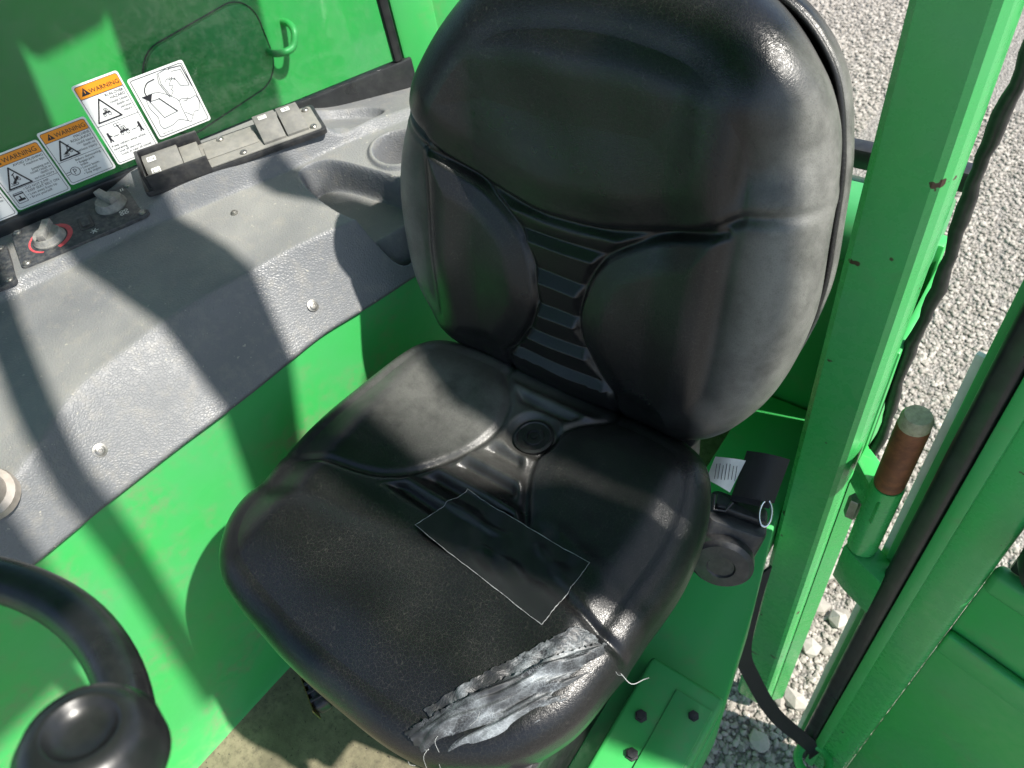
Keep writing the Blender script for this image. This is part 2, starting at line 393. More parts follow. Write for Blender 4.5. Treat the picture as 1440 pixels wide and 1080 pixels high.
# loose stones that can be told apart: one mass
def stones():
    bm0 = bmesh.new(); bmesh.ops.create_icosphere(bm0, subdivisions=1, radius=1); base = np.array([v.co[:] for v in bm0.verts]); fc = [tuple(v.index for v in f.verts) for f in bm0.faces]; bm0.free()
    V = []; F = []
    def add(x, y, r):
        k = len(V); sc = np.array([1, random.uniform(.6, 1), random.uniform(.45, .8)]) * r
        a = random.uniform(0, 6.28); ca, sa = math.cos(a), math.sin(a)
        p = base * sc * np.random.uniform(.75, 1.2, (len(base), 1))
        q = np.stack([x + p[:, 0] * ca - p[:, 1] * sa, y + p[:, 0] * sa + p[:, 1] * ca, -1 + r * .3 + p[:, 2]], 1)
        V.extend(map(tuple, q)); F.extend(tuple(i + k for i in f) for f in fc)
    for _ in range(5200): add(random.uniform(.25, .85), random.uniform(.25, 1.35), random.choice((.006, .007, .009, .012)))
    for _ in range(26): add(random.uniform(.3, .7), random.uniform(.4, 1.2), random.uniform(.025, .05))
    for _ in range(9000): add(random.uniform(-1.35, -.4), random.uniform(3.1, 5.0), random.choice((.006, .008, .010, .014)))
    for _ in range(6500): add(random.uniform(.0, .75), random.uniform(1.3, 3.8), random.choice((.006, .008, .010, .013)))
    o = pyd('gravel', V, F, STONE); tag(o, 'loose pale gravel stones on the yard', 'gravel', kind='stuff')
stones()
fl = pyd('cab_floor', [(-.46, -1.0, -.14), (.24, -1.0, -.14), (.24, .75, -.14), (-.46, .75, -.14)], [(0, 1, 2, 3)], FLOOR); tag(fl, 'dusty beige cab floor below the seat', 'floor', kind='structure')

# =================================================================== CAB SHELL (one thing)
cab = thing('machine_cab', 'bright green painted steel cab shell around the seat', 'cab')
yA = np.array([-1.0, -.6, -.332, -.219, -.068, .132, .276, .45, .62]); xA = np.array([-.45, -.435, -.422, -.418, -.396, -.378, -.342, -.29, -.24])
fA = lambda y: np.interp(y, yA, xA)
ys = np.linspace(-1.0, .62, 82); xs_ = gsm(fA(ys), 2.5, 0)
V = []; F = []
zz = [-.145, -.13, 0, .15, .3, .42, .4955]
for j, z in enumerate(zz):
    for x, y in zip(xs_, ys): V.append((x - .006 + (.012 if j == 0 else 0), y, z))
n_ = len(ys)
for j in range(len(zz) - 1):
    for i in range(n_ - 1): F.append((j * n_ + i + 1, j * n_ + i, (j + 1) * n_ + i, (j + 1) * n_ + i + 1))
pyd('side_panel', V, F, GREEN_PANEL, cab, True)
box('rear_panel', (-.9, .344, .7505, .78, -.3, .47), GREEN, cab, 0.004)
tube('cross_tube', [(-.35, .72, .50), (.20, .72, .50), (.335, .72, .50)], .062, green_paint('dusty_tube_paint', col=(0.06, 0.34, 0.12), dirt=0.9), cab, 28)
box('rear_window_seal', (-.5, .344, .735, .765, .575, .607), GASKET, cab, 0.004)
prism('seat_platform', [(.10, -.55), (.335, -.55), (.330, .10), (.298, .30), (.262, .47), (.262, .745), (.10, .745)], -.139, .0, GREEN, cab, .005)
box('door_sill', (.20, .315, -1.2, .05, -.75, -.1395), GREEN, cab, 0.006)
box('rear_shade_panel', (.345, .356, .532, .75, -.40, .45), GREEN, cab, 0.003)  # added to block sun on the platform behind the post
# door post: folded section, extruded
post = [(.262, .505), (.265, .487), (.273, .480), (.333, .480), (.341, .483), (.348, .493), (.3515, .506), (.353, .53), (.262, .53)]
prism('door_post', post, -.95, 1.72, GREEN_POST, cab, auto=18)
prism('post_flange', [(.3535, .508), (.376, .53), (.3535, .53)], -.95, .16, GREEN_POST, cab, auto=18)
# ragged seal running down behind the post
pts = []
for k in range(90):
    z = .18 + 1.52 * k / 89
    pts.append((.3655 + .003 * math.sin(k * .35) + random.uniform(-.0015, .0015), .560 + .006 * math.sin(k * .22 + 1), z))
tube('door_seal', pts, .012, RUBBER, cab, 9, rfun=lambda t: .0085 + .0012 * math.sin(t * 83))

# =================================================================== SIDE WINDOW
G0 = Vector((-.867, -.044, 0)); GD = Vector((.406, .914, 0)).normalized(); GN = Vector((GD.y, -GD.x, 0))
def GM(u, z, d=0.0): return frame(G0 + GD * u + Vector((0, 0, z)) + GN * d, GD, Vector((0, 0, 1)), GN)
win = thing('side_window', 'dusty clear side window behind the grey console', 'window', tuple(G0))
gloc = lambda M: Matrix.Translation(-G0) @ M
bm_obj('pane', box_bm(-.75, .705, .64, 1.55, -.003, .003, M=gloc(GM(0, 0))), GLASS, win)
bm_obj('bottom_seal', box_bm(-.75, .735, .600, .671, -.006, .012, bev=.004, M=gloc(GM(0, 0))), GASKET, win, auto=40)
bm_obj('end_seal', box_bm(.703, .719, .6715, 1.55, -.006, .012, bev=.004, M=gloc(GM(0, 0))), GASKET, win, auto=40)
# cab posts that frame it
bm_obj('window_post', box_bm(.722, .80, .45, 1.50, -.07, .006, bev=.006, M=GM(0, 0)), GREEN, cab, auto=40)
bm_obj('corner_post', box_bm(.80, .96, .30, 1.40, -.10, -.02, bev=.008, M=GM(0, 0)), GREEN, cab, auto=40)

# =================================================================== BOOM beyond the window
boom = thing('lifting_boom', 'large green lifting boom seen through the side window', 'boom', (-1.5, 0, 0))
bm_obj('boom_arm', box_bm(-.45, 0, -2.5, 3.2, -.35, 1.0, bev=.03, seg=4), GREEN_BOOM, boom, auto=40)
MB = frame((0, 0, 0), (0, 1, 0), (0, 0, 1), (1, 0, 0))
prism('access_cover', rrect(.575, .955, .295, .53, .08, 8), .0005, .006, GREEN_BOOM, boom, .002, MB)
o = tube('access_cover_gap', [(0.001, p[0], p[1]) for p in rrect(.570, .960, .290, .535, .083, 8)], .0018, INK, boom, 6, closed=True)
lug = [(.0, .945, .375), (.03, .948, .372), (.055, .965, .372), (.06, .995, .375), (.055, 1.02, .405), (.03, 1.03, .42), (.0, 1.032, .422)]
tube('lifting_eye', catmull(lug, 6), .010, GREEN_BOOM, boom, 12)

# =================================================================== CONSOLE
con = thing('side_console', 'grey moulded plastic side console with knobs and switches', 'console', (-.6, 0, .5))
CB = (-.6, 0, .5)
NY, NX = 660, 330
Y = np.linspace(-.70, .62, NY)
XA = gsm(fA(Y), 12, 0)
XB = gsm(np.interp(Y, [-.7, -.285, -.153, -.014, .154, .284, .62], [-.48, -.455, -.496, -.491, -.446, -.389, -.285]), 12, 0)
XC = gsm(np.interp(Y, [-.7, -.09, .012, .105, .22, .341, .62], [-.80, -.716, -.686, -.661, -.60, -.552, -.45]), 12, 0)
XD = XC - gsm(np.interp(Y, [-.7, .10, .16, .62], [.010, .010, .020, .020]), 16, 0)
XE = G0.x + (Y - G0.y) * GD.x / GD.y + .012
ZB = gsm(np.interp(Y, [-.7, -.33, -.17, .62], [.555, .580, .612, .612]), 16, 0)
ZD = gsm(np.interp(Y, [-.7, .11, .15, .40, .46, .62], [.653, .653, .676, .676, .645, .62]), 10, 0)
ZC = gsm(np.interp(Y, [-.7, .45, .62], [.640, .632, .61]), 16, 0)
t = np.linspace(0, 1, NX)
GX = np.zeros((NY, NX)); GZ = np.zeros((NY, NX))
for i in range(NY):
    kx = [XA[i], XB[i], XC[i], XD[i], XE[i]]; kz = [.5, ZB[i], ZC[i], ZD[i], ZD[i] - .002]
    X_ = XA[i] + (XE[i] - XA[i]) * t; GX[i] = X_
    GZ[i] = np.interp(-X_, [-k for k in kx], kz)
GZ0 = GZ.copy(); GZ = gsm(gsm(GZ, 2.2, 1), 4.2, 0); GZ[:, :9] = GZ0[:, :9] + (GZ[:, :9] - GZ0[:, :9]) * np.linspace(0, 1, 9)[None, :]
YY = np.repeat(Y[:, None], NX, 1)
tray = [(-.548, .316), (-.522, .358), (-.43, .380), (-.362, .374), (-.340, .33), (-.355, .290), (-.43, .276), (-.505, .290)]
sd_ = psdf(GX, YY, c2(tray, 6, True)); GZ -= .055 * sstep(-.002, .008, sd_)
tr2 = [(-.62, .43), (-.57, .50), (-.53, .50), (-.535, .41), (-.57, .39)]
GZ -= .016 * sstep(-.004, .012, psdf(GX, YY, c2(tr2, 5, True)))
dc = np.hypot(GX + .440, YY - .442)
GZ += .006 * sstep(.058, .050, dc); GZ -= .075 * sstep(.046, .042, dc)
GZ += .0012 * np.sin(GX * 37 + YY * 23) * sstep(0, .3, (GX - XE[:, None]) / (XA - XE)[:, None])
def conz(x, y):
    i = int(round((y - Y[0]) / (Y[-1] - Y[0]) * (NY - 1))); i = min(max(i, 0), NY - 1)
    return float(np.interp(-x, -GX[i], GZ[i]))
V = np.stack([GX, YY, GZ], 2).reshape(-1, 3) - np.array(CB); V = [tuple(p) for p in V]; F = []
for i in range(NY - 1):
    for j in range(NX - 1):
        a = i * NX + j; F.append((a, a + NX, a + NX + 1, a + 1))
k0 = len(V)                       # folded lower lip
for i in range(NY): V.append((GX[i, 0] + .0015 - CB[0], Y[i], GZ[i, 0] - .005 - CB[2])); V.append((GX[i, 0] - .012 - CB[0], Y[i], GZ[i, 0] - .007 - CB[2]))
for i in range(NY - 1):
    F.append((i * NX, k0 + 2 * i, k0 + 2 * i + 2, (i + 1) * NX)); F.append((k0 + 2 * i, k0 + 2 * i + 1, k0 + 2 * i + 3, k0 + 2 * i + 2))
body = pyd('console_body', V, F, CONSOLE, con, True)
bm = bmesh.new(); bm.from_mesh(body.data); bmesh.ops.recalc_face_normals(bm, faces=bm.faces)
if sum(f.normal.z for f in bm.faces) < 0: bmesh.ops.reverse_faces(bm, faces=bm.faces)
bm.to_mesh(body.data); bm.free()

def screw(parent, base, p, nrm, r=.0055, m=STEEL, name='screw'):
    z_ = Vector(nrm).normalized(); x_ = z_.orthogonal().normalized(); y_ = z_.cross(x_)
    return lathe(name, [(r * 1.5, -.001), (r * 1.5, .0006), (r * 1.05, .0012), (r, .0030), (r * .6, .0040), (r * .45, .0040), (r * .35, .0022), (0.0001, .0022)], m, parent, 20, frame(off(p, base), x_, y_, z_))
for (x, y) in ((-.377 - .018, .151), (-.433 - .012, -.197)):
    z = conz(x, y); z2 = conz(x - .01, y)
    screw(con, CB, (x, y, z + .001), (.01, 0, .01 / max(.2, (z2 - z) / .01)), .0062, STEEL, 'console_bolt')
screw(con, CB, (-.567, .187, conz(-.567, .187) + .0005), (0.1, 0, 1), .004)

# heater panel with its two knobs
def top_frame(p, xdir, nrm=(0, 0, 1)):
    z_ = Vector(nrm).normalized(); x_ = Vector(xdir); x_ = (x_ - z_ * x_.dot(z_)).normalized(); return frame(off(p, CB), x_, z_.cross(x_), z_)
HZ = .6565
hc = Vector((-.745, .034, HZ)); hx = Vector((.071, .178, 0)).normalized()
HM = top_frame(hc, hx, (.06, -.02, 1))
hp = prism('heater_panel', rrect(-.097, .098, -.052, .050, .008, 4), -.004, .0030, PANEL_DARK, con, .0008, HM)
for (a, b) in ((-.088, -.044), (.089, -.044), (-.088, .042), (.089, .042)):
    q = HM @ Vector((a, b, .003)); lathe('screw', [(.006, -.001), (.006, .0012), (.0045, .0026), (.0018, .0026), (.0012, .0012), (.0001, .0012)], STEEL, hp, 16, Matrix.Translation(q))
def knob(u, v, ang):
    M = HM @ Matrix.Translation((u, v, .003)) @ Matrix.Rotation(R_(ang), 4, 'Z')
    kn = lathe('rotary_knob', [(.0245, 0), (.0245, .002), (.0225, .004), (.021, .0095), (.0195, .0115), (.0001, .0118)], KNOB_GREY, hp, 40, M)
    prism('pointer_grip', [(-.0055, -.019), (.0055, -.019), (.0060, .0225), (-.0060, .0225)], .010, .021, KNOB_GREY, hp, .0015, M)
    return kn
HI = HM.inverted()
def huv(x, y): q = HI @ Vector(off((x, y, .66), CB)); return q.x, q.y
k1 = huv(-.754, -.013); k2 = huv(-.734, .087); k3 = huv(-.733, .039)
knob(k1[0], k1[1], -24); knob(k2[0], k2[1], 22)
prism('blank_switch', rrect(k3[0] - .010, k3[0] + .010, k3[1] - .017, k3[1] + .017, .003, 3), .002, .0055, BLACK_PLASTIC, hp, .001, HM)
prism('blank_switch', rrect(k3[0] - .006, k3[0] + .006, k3[1] - .011, k3[1] + .012, .002, 3), .0055, .0068, PANEL_DARK, hp, .0006, HM)
zt = .0034
for a0, a1, w_ in ((-60, 60, .0075), (60, 150, .005), (150, 250, .0032)):
    strokes('red_arc', [circ(k1[0], k1[1], .0305, 22, a0 - 10, a1 - 10)], w_, RED_INK, HM, hp, zt)
strokes('fan_symbol', [circ(k2[0] + .012 + dx * .0035, k2[1] - .033 + dy * .0035, .0026, 10) for dx, dy in ((1, 1), (-1, 1), (1, -1), (-1, -1))] , .0013, WHITE_INK, HM, hp, zt)
sx, sy = k3[0] + .006, k3[1] - .029
strokes('frost_symbol', [[(sx - .006 * math.cos(R_(a)), sy - .006 * math.sin(R_(a))), (sx + .006 * math.cos(R_(a)), sy + .006 * math.sin(R_(a)))] for a in (0, 60, 120)], .0012, WHITE_INK, HM, hp, zt)
for k, (dx, dy) in enumerate(((.004, .036), (.022, .028), (.034, .013))):
    bx, by = k2[0] + dx, k2[1] + dy
    strokes('speed_mark', [[(bx + i * .0032, by - .0035), (bx + i * .0032, by + .0035)] for i in range(k + 1)], .0012, WHITE_INK, HM, hp, zt)
# second panel, cut by the picture edge
HM2 = top_frame(Vector((-.80, -.165, HZ)), hx, (.06, -.02, 1))
p2 = prism('instrument_panel', rrect(-.097, .097, -.052, .050, .008, 4), -.004, .0030, PANEL_DARK, con, .0008, HM2)
for (a, b) in ((.088, -.044), (.088, .042)):
    lathe('screw', [(.006, -.001), (.006, .0012), (.0045, .0026), (.0018, .0026), (.0012, .0012), (.0001, .0012)], STEEL, p2, 16, Matrix.Translation(HM2 @ Vector((a, b, .003))))

# switch panel
SZ = .6785
sxd = Vector((.105, .20, 0)).normalized(); SM = top_frame(Vector((-.640, .262, SZ)), sxd, (.10, -.03, 1))
sp = prism('switch_panel', rrect(-.135, .150, -.034, .036, .006, 4), -.006, .0030, PANEL_DUSTY, con, .0008, SM)
prism('panel_surround', rrect(-.140, .156, -.039, .041, .007, 4), -.008, .0012, BLACK_PLASTIC, con, .0008, SM)
prism('blank_plate', rrect(-.035, .050, -.014, .020, .002, 3), .003, .0046, PANEL_DUSTY, sp, .0006, SM)
for (a, b) in ((-.005, .029), (.020, -.027), (.140, .027), (.138, -.025), (-.065, .030)):
    lathe('screw', [(.006, -.001), (.006, .0012), (.0045, .0028), (.0018, .0028), (.0012, .0012), (.0001, .0012)], STEEL, sp, 16, Matrix.Translation(SM @ Vector((a, b, .003))))
def rocker(u0, u1, v0, v1, h0, h1, marks):
    prof = []
    vs2 = np.linspace(v0, v1, 12)
    for v in vs2:
        f = (v - v0) / (v1 - v0); prof.append((v, .003 + h0 + (h1 - h0) * math.sin(f * math.pi * .62) ** 1.2 if f < .8 else .003 + h0 + (h1 - h0) * (math.sin(.8 * math.pi * .62) ** 1.2) * (1 - (f - .8) * .6)))
    poly = [(v0, .002)] + prof + [(v1, .002)]
    M = SM @ frame((u0, 0, 0), (0, 1, 0), (0, 0, 1), (1, 0, 0))
    r = prism('rocker_switch', poly, 0, u1 - u0, SWITCH_GREY, sp, .0012, M)
    def top(v): return float(np.interp(v, [p[0] for p in prof], [p[1] for p in prof]))
    for (cu, cv, kind) in marks:
        s_ = .0068; M2 = SM @ Matrix.Translation((cu, cv, top(cv) + .0008)) @ Matrix.Rotation(math.atan2(top(cv + .006) - top(cv - .006), .012), 4, 'X')
        strokes('switch_label', [], .001, LABEL_PAPER, M2, sp, 0.0, fills=[rrect(-s_, s_, -s_ * .8, s_ * .8, .0012, 2)])
        L_ = {0: [[(-.004, -.003), (-.004, .003), (.001, .003)], [(.001, .0), (.004, -.003), (.004, .003)]], 1: [[(-.005, -.003), (.005, -.003)], [(-.004, -.003), (-.004, .003)], [(.004, -.003), (.004, .001)]],
              2: [rrect(-.005, .005, -.003, .003, .001, 2), [(-.002, 0), (.003, 0)]], 3: [[(-.004, .002), (.004, .002)], [(-.004, -.002), (.004, -.002)], [(0, .003), (0, -.003)]]}[kind]
        strokes('switch_symbol', L_, .0009, INK, M2, sp, .0003)
rocker(.055, .092, -.028, .034, .004, .017, [(.070, .020, 2)])
rocker(.0945, .130, -.028, .034, .004, .017, [(.109, .020, 3)])
rocker(-.126, -.070, -.024, .030, .004, .018, [(-.112, .012, 0), (-.112, -.010, 1)])
prism('switch_body', [(-.0695, -.022), (-.040, -.022), (-.040, .028), (-.0695, .028)], .002, .015, PANEL_DUSTY, sp, .002, SM)
for a in ((-.134, -.128, -.034, .040), (-.128, -.034, .0345, .040), (-.128, -.034, -.040, -.0345)):
    bm_obj('switch_guard', box_bm(a[0], a[1], a[2], a[3], -.002, .026, bev=.0015, M=SM), BLACK_PLASTIC, sp, auto=40)
box('cable_boot', (-.012, .012, -.012, .012, -.02, .012), RUBBER, con, .004, top_frame(Vector((-.765, .185, .668)), hx))
# lever boot at the front end of the console
lathe('lever_boot', [(.034, 0), (.032, .012), (.024, .016), (.022, .04), (.020, .044), (.0001, .046)], plain('tan_plastic', (0.30, 0.27, 0.24), .5), con, 28, top_frame(Vector((-.468, -.318, .585)), hx, (.5, -.1, 1)))

# =================================================================== WARNING DECALS
def decal(u0, u1, z0, z1, label, build):
    d = thing('warning_decal', label, 'decal', tuple(G0 + GD * u0 + Vector((0, 0, z0)) + GN * .0045), 'safety decals on the side window')
    W, H = u1 - u0, z1 - z0; M = frame((0, 0, 0), GD, Vector((0, 0, 1)), GN)
    bm_obj('backing', prism_bm(rrect(0, W, 0, H, .004, 4), -.0008, 0.0, M=M), DECAL_WHITE, d)
    build(d, M, W, H); return d
def border(d, M, x0, x1, y0, y1, w_=.0007): strokes('border_line', [rrect(x0, x1, y0, y1, .003, 3) + [rrect(x0, x1, y0, y1, .003, 3)[0]]], w_, INK, M, d, .0004)
def warn_head(d, M, W, y0, y1, size):
    strokes('orange_header', [], .001, DECAL_ORANGE, M, d, .0003, fills=[rrect(.003, W - .003, y0, y1, .0025, 3)])
    strokes('header_line', [[(.003, y0), (W - .003, y0)]], .0007, INK, M, d, .0006)
    h = (y1 - y0); cx = W * .20; cy = y0 + h * .22; s_ = h * .62
    strokes('alert_symbol', [], .001, INK, M, d, .0006, fills=[[(cx - s_ * .58, cy), (cx + s_ * .58, cy), (cx, cy + s_)]])
    strokes('alert_mark', [[(cx, cy + s_ * .28), (cx, cy + s_ * .62)]], .0010, DECAL_ORANGE, M, d, .0008)
    text_mesh('lettering', 'WARNING', size, INK, M @ Matrix.Translation((W * .29, y0 + h * .26, 0)), d, z=.0006)
def triangle(d, M, x, y, s_, w_=.0022):
    P = [(x, y), (x, y + s_), (x + s_ * .98, y + s_ * .5)]
    P = [(x, y), (x + s_ * .5, y + s_ * .92), (x + s_, y)]
    strokes('hazard_triangle', [P + [P[0], P[1]]], w_, INK, M, d, .0005)
    return x + s_ * .5, y + s_ * .32
def tractor(d, M, x, y, s_):
    q = lambda a: [(x + p[0] * s_, y + p[1] * s_) for p in a]
    strokes('machine_pictogram', [q(circ(-.35, -.3, .16, 10)), q(circ(.35, -.3, .2, 10)), (q([(-.5, -.05), (.5, 0)]), .0018), q([(-.1, 0), (-.15, .55), (.25, .55), (.35, 0)]), q([(.05, 0), (.08, .3)])], .0007, INK, M, d, .0006,
            fills=[q([(-.45, -.15), (.5, -.12), (.5, .05), (-.45, .1)]), q([(-.05, .05), (.15, .05), (.12, .4), (0, .4)])])
def person_pic(d, M, x, y, s_, flip=1):
    q = lambda a: [(x + p[0] * s_ * flip, y + p[1] * s_) for p in a]
    strokes('figure_pictogram', [(q([(0, .35), (0, .7)]), s_ * .22), (q([(0, .35), (-.12, 0)]), s_ * .13), (q([(0, .35), (.14, 0)]), s_ * .13), (q([(0, .68), (.25, .5)]), s_ * .09)], .001, INK, M, d, .0006, fills=[q(circ(0, .86, .11, 10)[:-1])])
def tip_machine(d, M, x, y, s_, ang):
    c, n = math.cos(R_(ang)), math.sin(R_(ang))
    q = lambda a: [(x + (p[0] * c - p[1] * n) * s_, y + (p[0] * n + p[1] * c) * s_) for p in a]
    strokes('machine_pictogram', [(q([(-.5, 0), (.5, 0)]), s_ * .28), q(circ(-.35, -.28, .15, 8)), q(circ(.3, -.28, .15, 8)), (q([(.0, .1), (.55, .55)]), s_ * .12), (q([(.4, .6), (.8, .5)]), s_ * .1)], .0008, INK, M, d, .0006)
    strokes('slope_line', [[(x - s_ * .9, y - s_ * .55), (x - s_ * .2, y - s_ * .6)], [(x - s_ * .7, y - s_ * .2), (x - s_ * .5, y - s_ * .55)]], .0008, INK, M, d, .0006)
def txt(d, M, x, y, lines, size, align='LEFT', sp_=1.0): text_mesh('lettering', '\n'.join(lines), size, INK, M @ Matrix.Translation((x, y, 0)), d, align, z=.0005, spacing=sp_)

def b_boot(d, M, W, H):
    border(d, M, .0035, W - .0035, .0035, H - .0035, .0010)
    q = lambda a: [(p[0] * W, p[1] * H) for p in a]
    arc = c2([(.42, .88), (.28, .86), (.18, .77), (.17, .66)], 6)
    strokes('curved_arrow', [q(arc)], .0016, INK, M, d, .0006, fills=[q([(.08, .70), (.27, .69), (.19, .585)])])
    strokes('boot_drawing', [q(c2([(.13, .63), (.12, .50), (.17, .34), (.14, .22), (.17, .14)], 5)), q(c2([(.17, .14), (.34, .15), (.48, .19), (.62, .12)], 5)), q(c2([(.20, .70), (.38, .68), (.55, .56), (.63, .46), (.62, .34), (.62, .12)], 5)),
        q([(.62, .12), (.66, .09), (.74, .17), (.64, .26)]), q(c2([(.63, .46), (.70, .47), (.82, .43), (.93, .44), (.955, .37), (.93, .30)], 5)), q(c2([(.74, .17), (.80, .22), (.88, .22), (.93, .30)], 5)), q([(.69, .43), (.76, .42), (.80, .46)])], .0007, INK, M, d, .0006)
    strokes('panel_drawing', [q([(.17, .60), (.34, .59), (.52, .32), (.27, .30), (.17, .60)]), (q([(.34, .60), (.53, .32)]), .0013)], .0008, INK, M, d, .0006)
    strokes('hand_drawing', [q([(.50, .93), (.66, 1 - .045), (.72, .93)]), q([(.50, .93), (.46, .80), (.52, .55)]), q([(.52, .92), (.49, .78), (.545, .56)]), q([(.545, .56), (.62, .62), (.60, .67)]), (q([(.72, .95), (.93, .93), (.955, .60)]), .0012), q([(.74, .90), (.90, .88), (.92, .62), (.78, .66)]),
        q(c2([(.56, .78), (.62, .82), (.66, .78), (.60, .72), (.66, .70), (.62, .66)], 4)), q([(.66, .83), (.69, .78), (.70, .82), (.73, .77), (.74, .80), (.78, .66)])], .0007, INK, M, d, .0006)
    txt(d, M, W * .10, H * .065, ['100 1103 024'], .0032)
decal(.285, .373, .697, .799, 'white pictogram decal of a boot and folding panel, rightmost on the window', b_boot)
def b_run(d, M, W, H):
    border(d, M, .003, W - .003, .003, H - .003)
    warn_head(d, M, W, H - .022, H - .0035, .0093)
    cx, cy = triangle(d, M, .008, H - .062, .036); tractor(d, M, cx, cy, .011)
    txt(d, M, W - .005, H - .0290, ['RUN-OVER', 'HAZARD', 'could cause', 'death or', 'serious', 'injury.'], .0058, 'RIGHT', 1.0)
    strokes('divider_line', [[(.003, H - .067), (W - .003, H - .067)]], .0006, INK, M, d, .0005)
    tractor(d, M, W * .5, H - .085, .013); person_pic(d, M, W * .15, H - .095, .016); person_pic(d, M, W * .85, H - .095, .016, -1)
    strokes('mast_pictogram', [([(W * .45, H - .085), (W * .42, H - .073)], .0016), rrect(W * .36, W * .50, H - .0745, H - .0705, .0005, 2)], .0006, INK, M, d, .0006)
    strokes('distance_arrow', [[(W * .24, H - .088), (W * .36, H - .088)], [(W * .65, H - .088), (W * .76, H - .088)]], .0008, INK, M, d, .0006)
    txt(d, M, .006, H - .1035, ['Keep others away while', 'operating.', '  • Use all mirrors.', '  • Look in rear of travel.'], .0056, sp_=.98)
decal(.210, .280, .684, .817, 'tall white decal with orange WARNING header about a run-over hazard', b_run)
def b_roll(d, M, W, H):
    border(d, M, .003, W - .003, .003, H - .003)
    warn_head(d, M, W, H - .0185, H - .0035, .0096)
    cx, cy = triangle(d, M, .008, H - .049, .030); tip_machine(d, M, cx + .002, cy, .011, 25)
    txt(d, M, W - .005, H - .0245, ['MACHINE', 'ROLL-AWAY', 'could cause', 'death or', 'serious injury.'], .0056, 'RIGHT', .98)
    strokes('divider_line', [[(.003, H - .052), (W - .003, H - .052)]], .0006, INK, M, d, .0005)
    strokes('park_symbol', [circ(W * .24, .019, .0068, 20), [(W * .24 - .002, .0150), (W * .24 - .002, .0228), (W * .24 + .001, .0228), (W * .24 + .0022, .021), (W * .24 + .001, .0190), (W * .24 - .002, .0190)], [(W * .06, .017), (W * .13, .017)], [(W * .06, .0205), (W * .13, .0205)]], .0009, INK, M, d, .0006)
    txt(d, M, W * .36, .0330, ['Before dismounting:', '• Engage park', '  brake.', '• Lower boom', '  to ground.', '• Stop engine.'], .0050, sp_=.98)
decal(.132, .205, .682, .773, 'white decal with orange WARNING header about roll-away, circled P symbol', b_roll)
def b_crush(d, M, W, H):
    border(d, M, .003, W - .003, .003, H - .003)
    warn_head(d, M, W, H - .0185, H - .0035, .0105)
    cx, cy = triangle(d, M, .008, H - .055, .034); tip_machine(d, M, cx - .001, cy, .012, 40)
    txt(d, M, W - .005, H - .0245, ['AVOID CRUSHING', 'if machine tips.', '', 'Jumping out', 'could result in', 'death or', 'serious injury.'], .0054, 'RIGHT', .92)
    strokes('divider_line', [[(.003, H - .057), (W - .003, H - .057)]], .0006, INK, M, d, .0005)
    strokes('seat_pictogram', [rrect(.007, .021, .010, .027, .001, 2) + [(.021, .027)], ([(.007, .0245), (.021, .0245)], .002), ([(.010, .015), (.018, .015)], .0035), ([(.014, .015), (.014, .021)], .002)], .0008, INK, M, d, .0006)
    txt(d, M, .0245, .0270, ['• DO NOT JUMP.', '• KEEP SEAT BELT ON.', '• Lean away from tip.', '• Brace yourself.'], .0054, sp_=.98)
decal(.046, .129, .676, .766, 'white decal with orange WARNING header about crushing when the machine tips', b_crush)
def b_far(d, M, W, H):
    border(d, M, .003, W - .003, .003, H - .003)
    warn_head(d, M, W, H - .0185, H - .0035, .0105)
    txt(d, M, W - .005, H - .033, ['death or', 'serious', 'injury.', '', '', 'before', 'service.'], .0054, 'RIGHT', .98)
decal(-.040, .043, .672, .764, 'white safety decal cut off by the left edge of the picture', b_far)
for (u0, u1, z0, z1) in ((.185, .215, .773, .800), (.300, .345, .677, .702)):
    pass

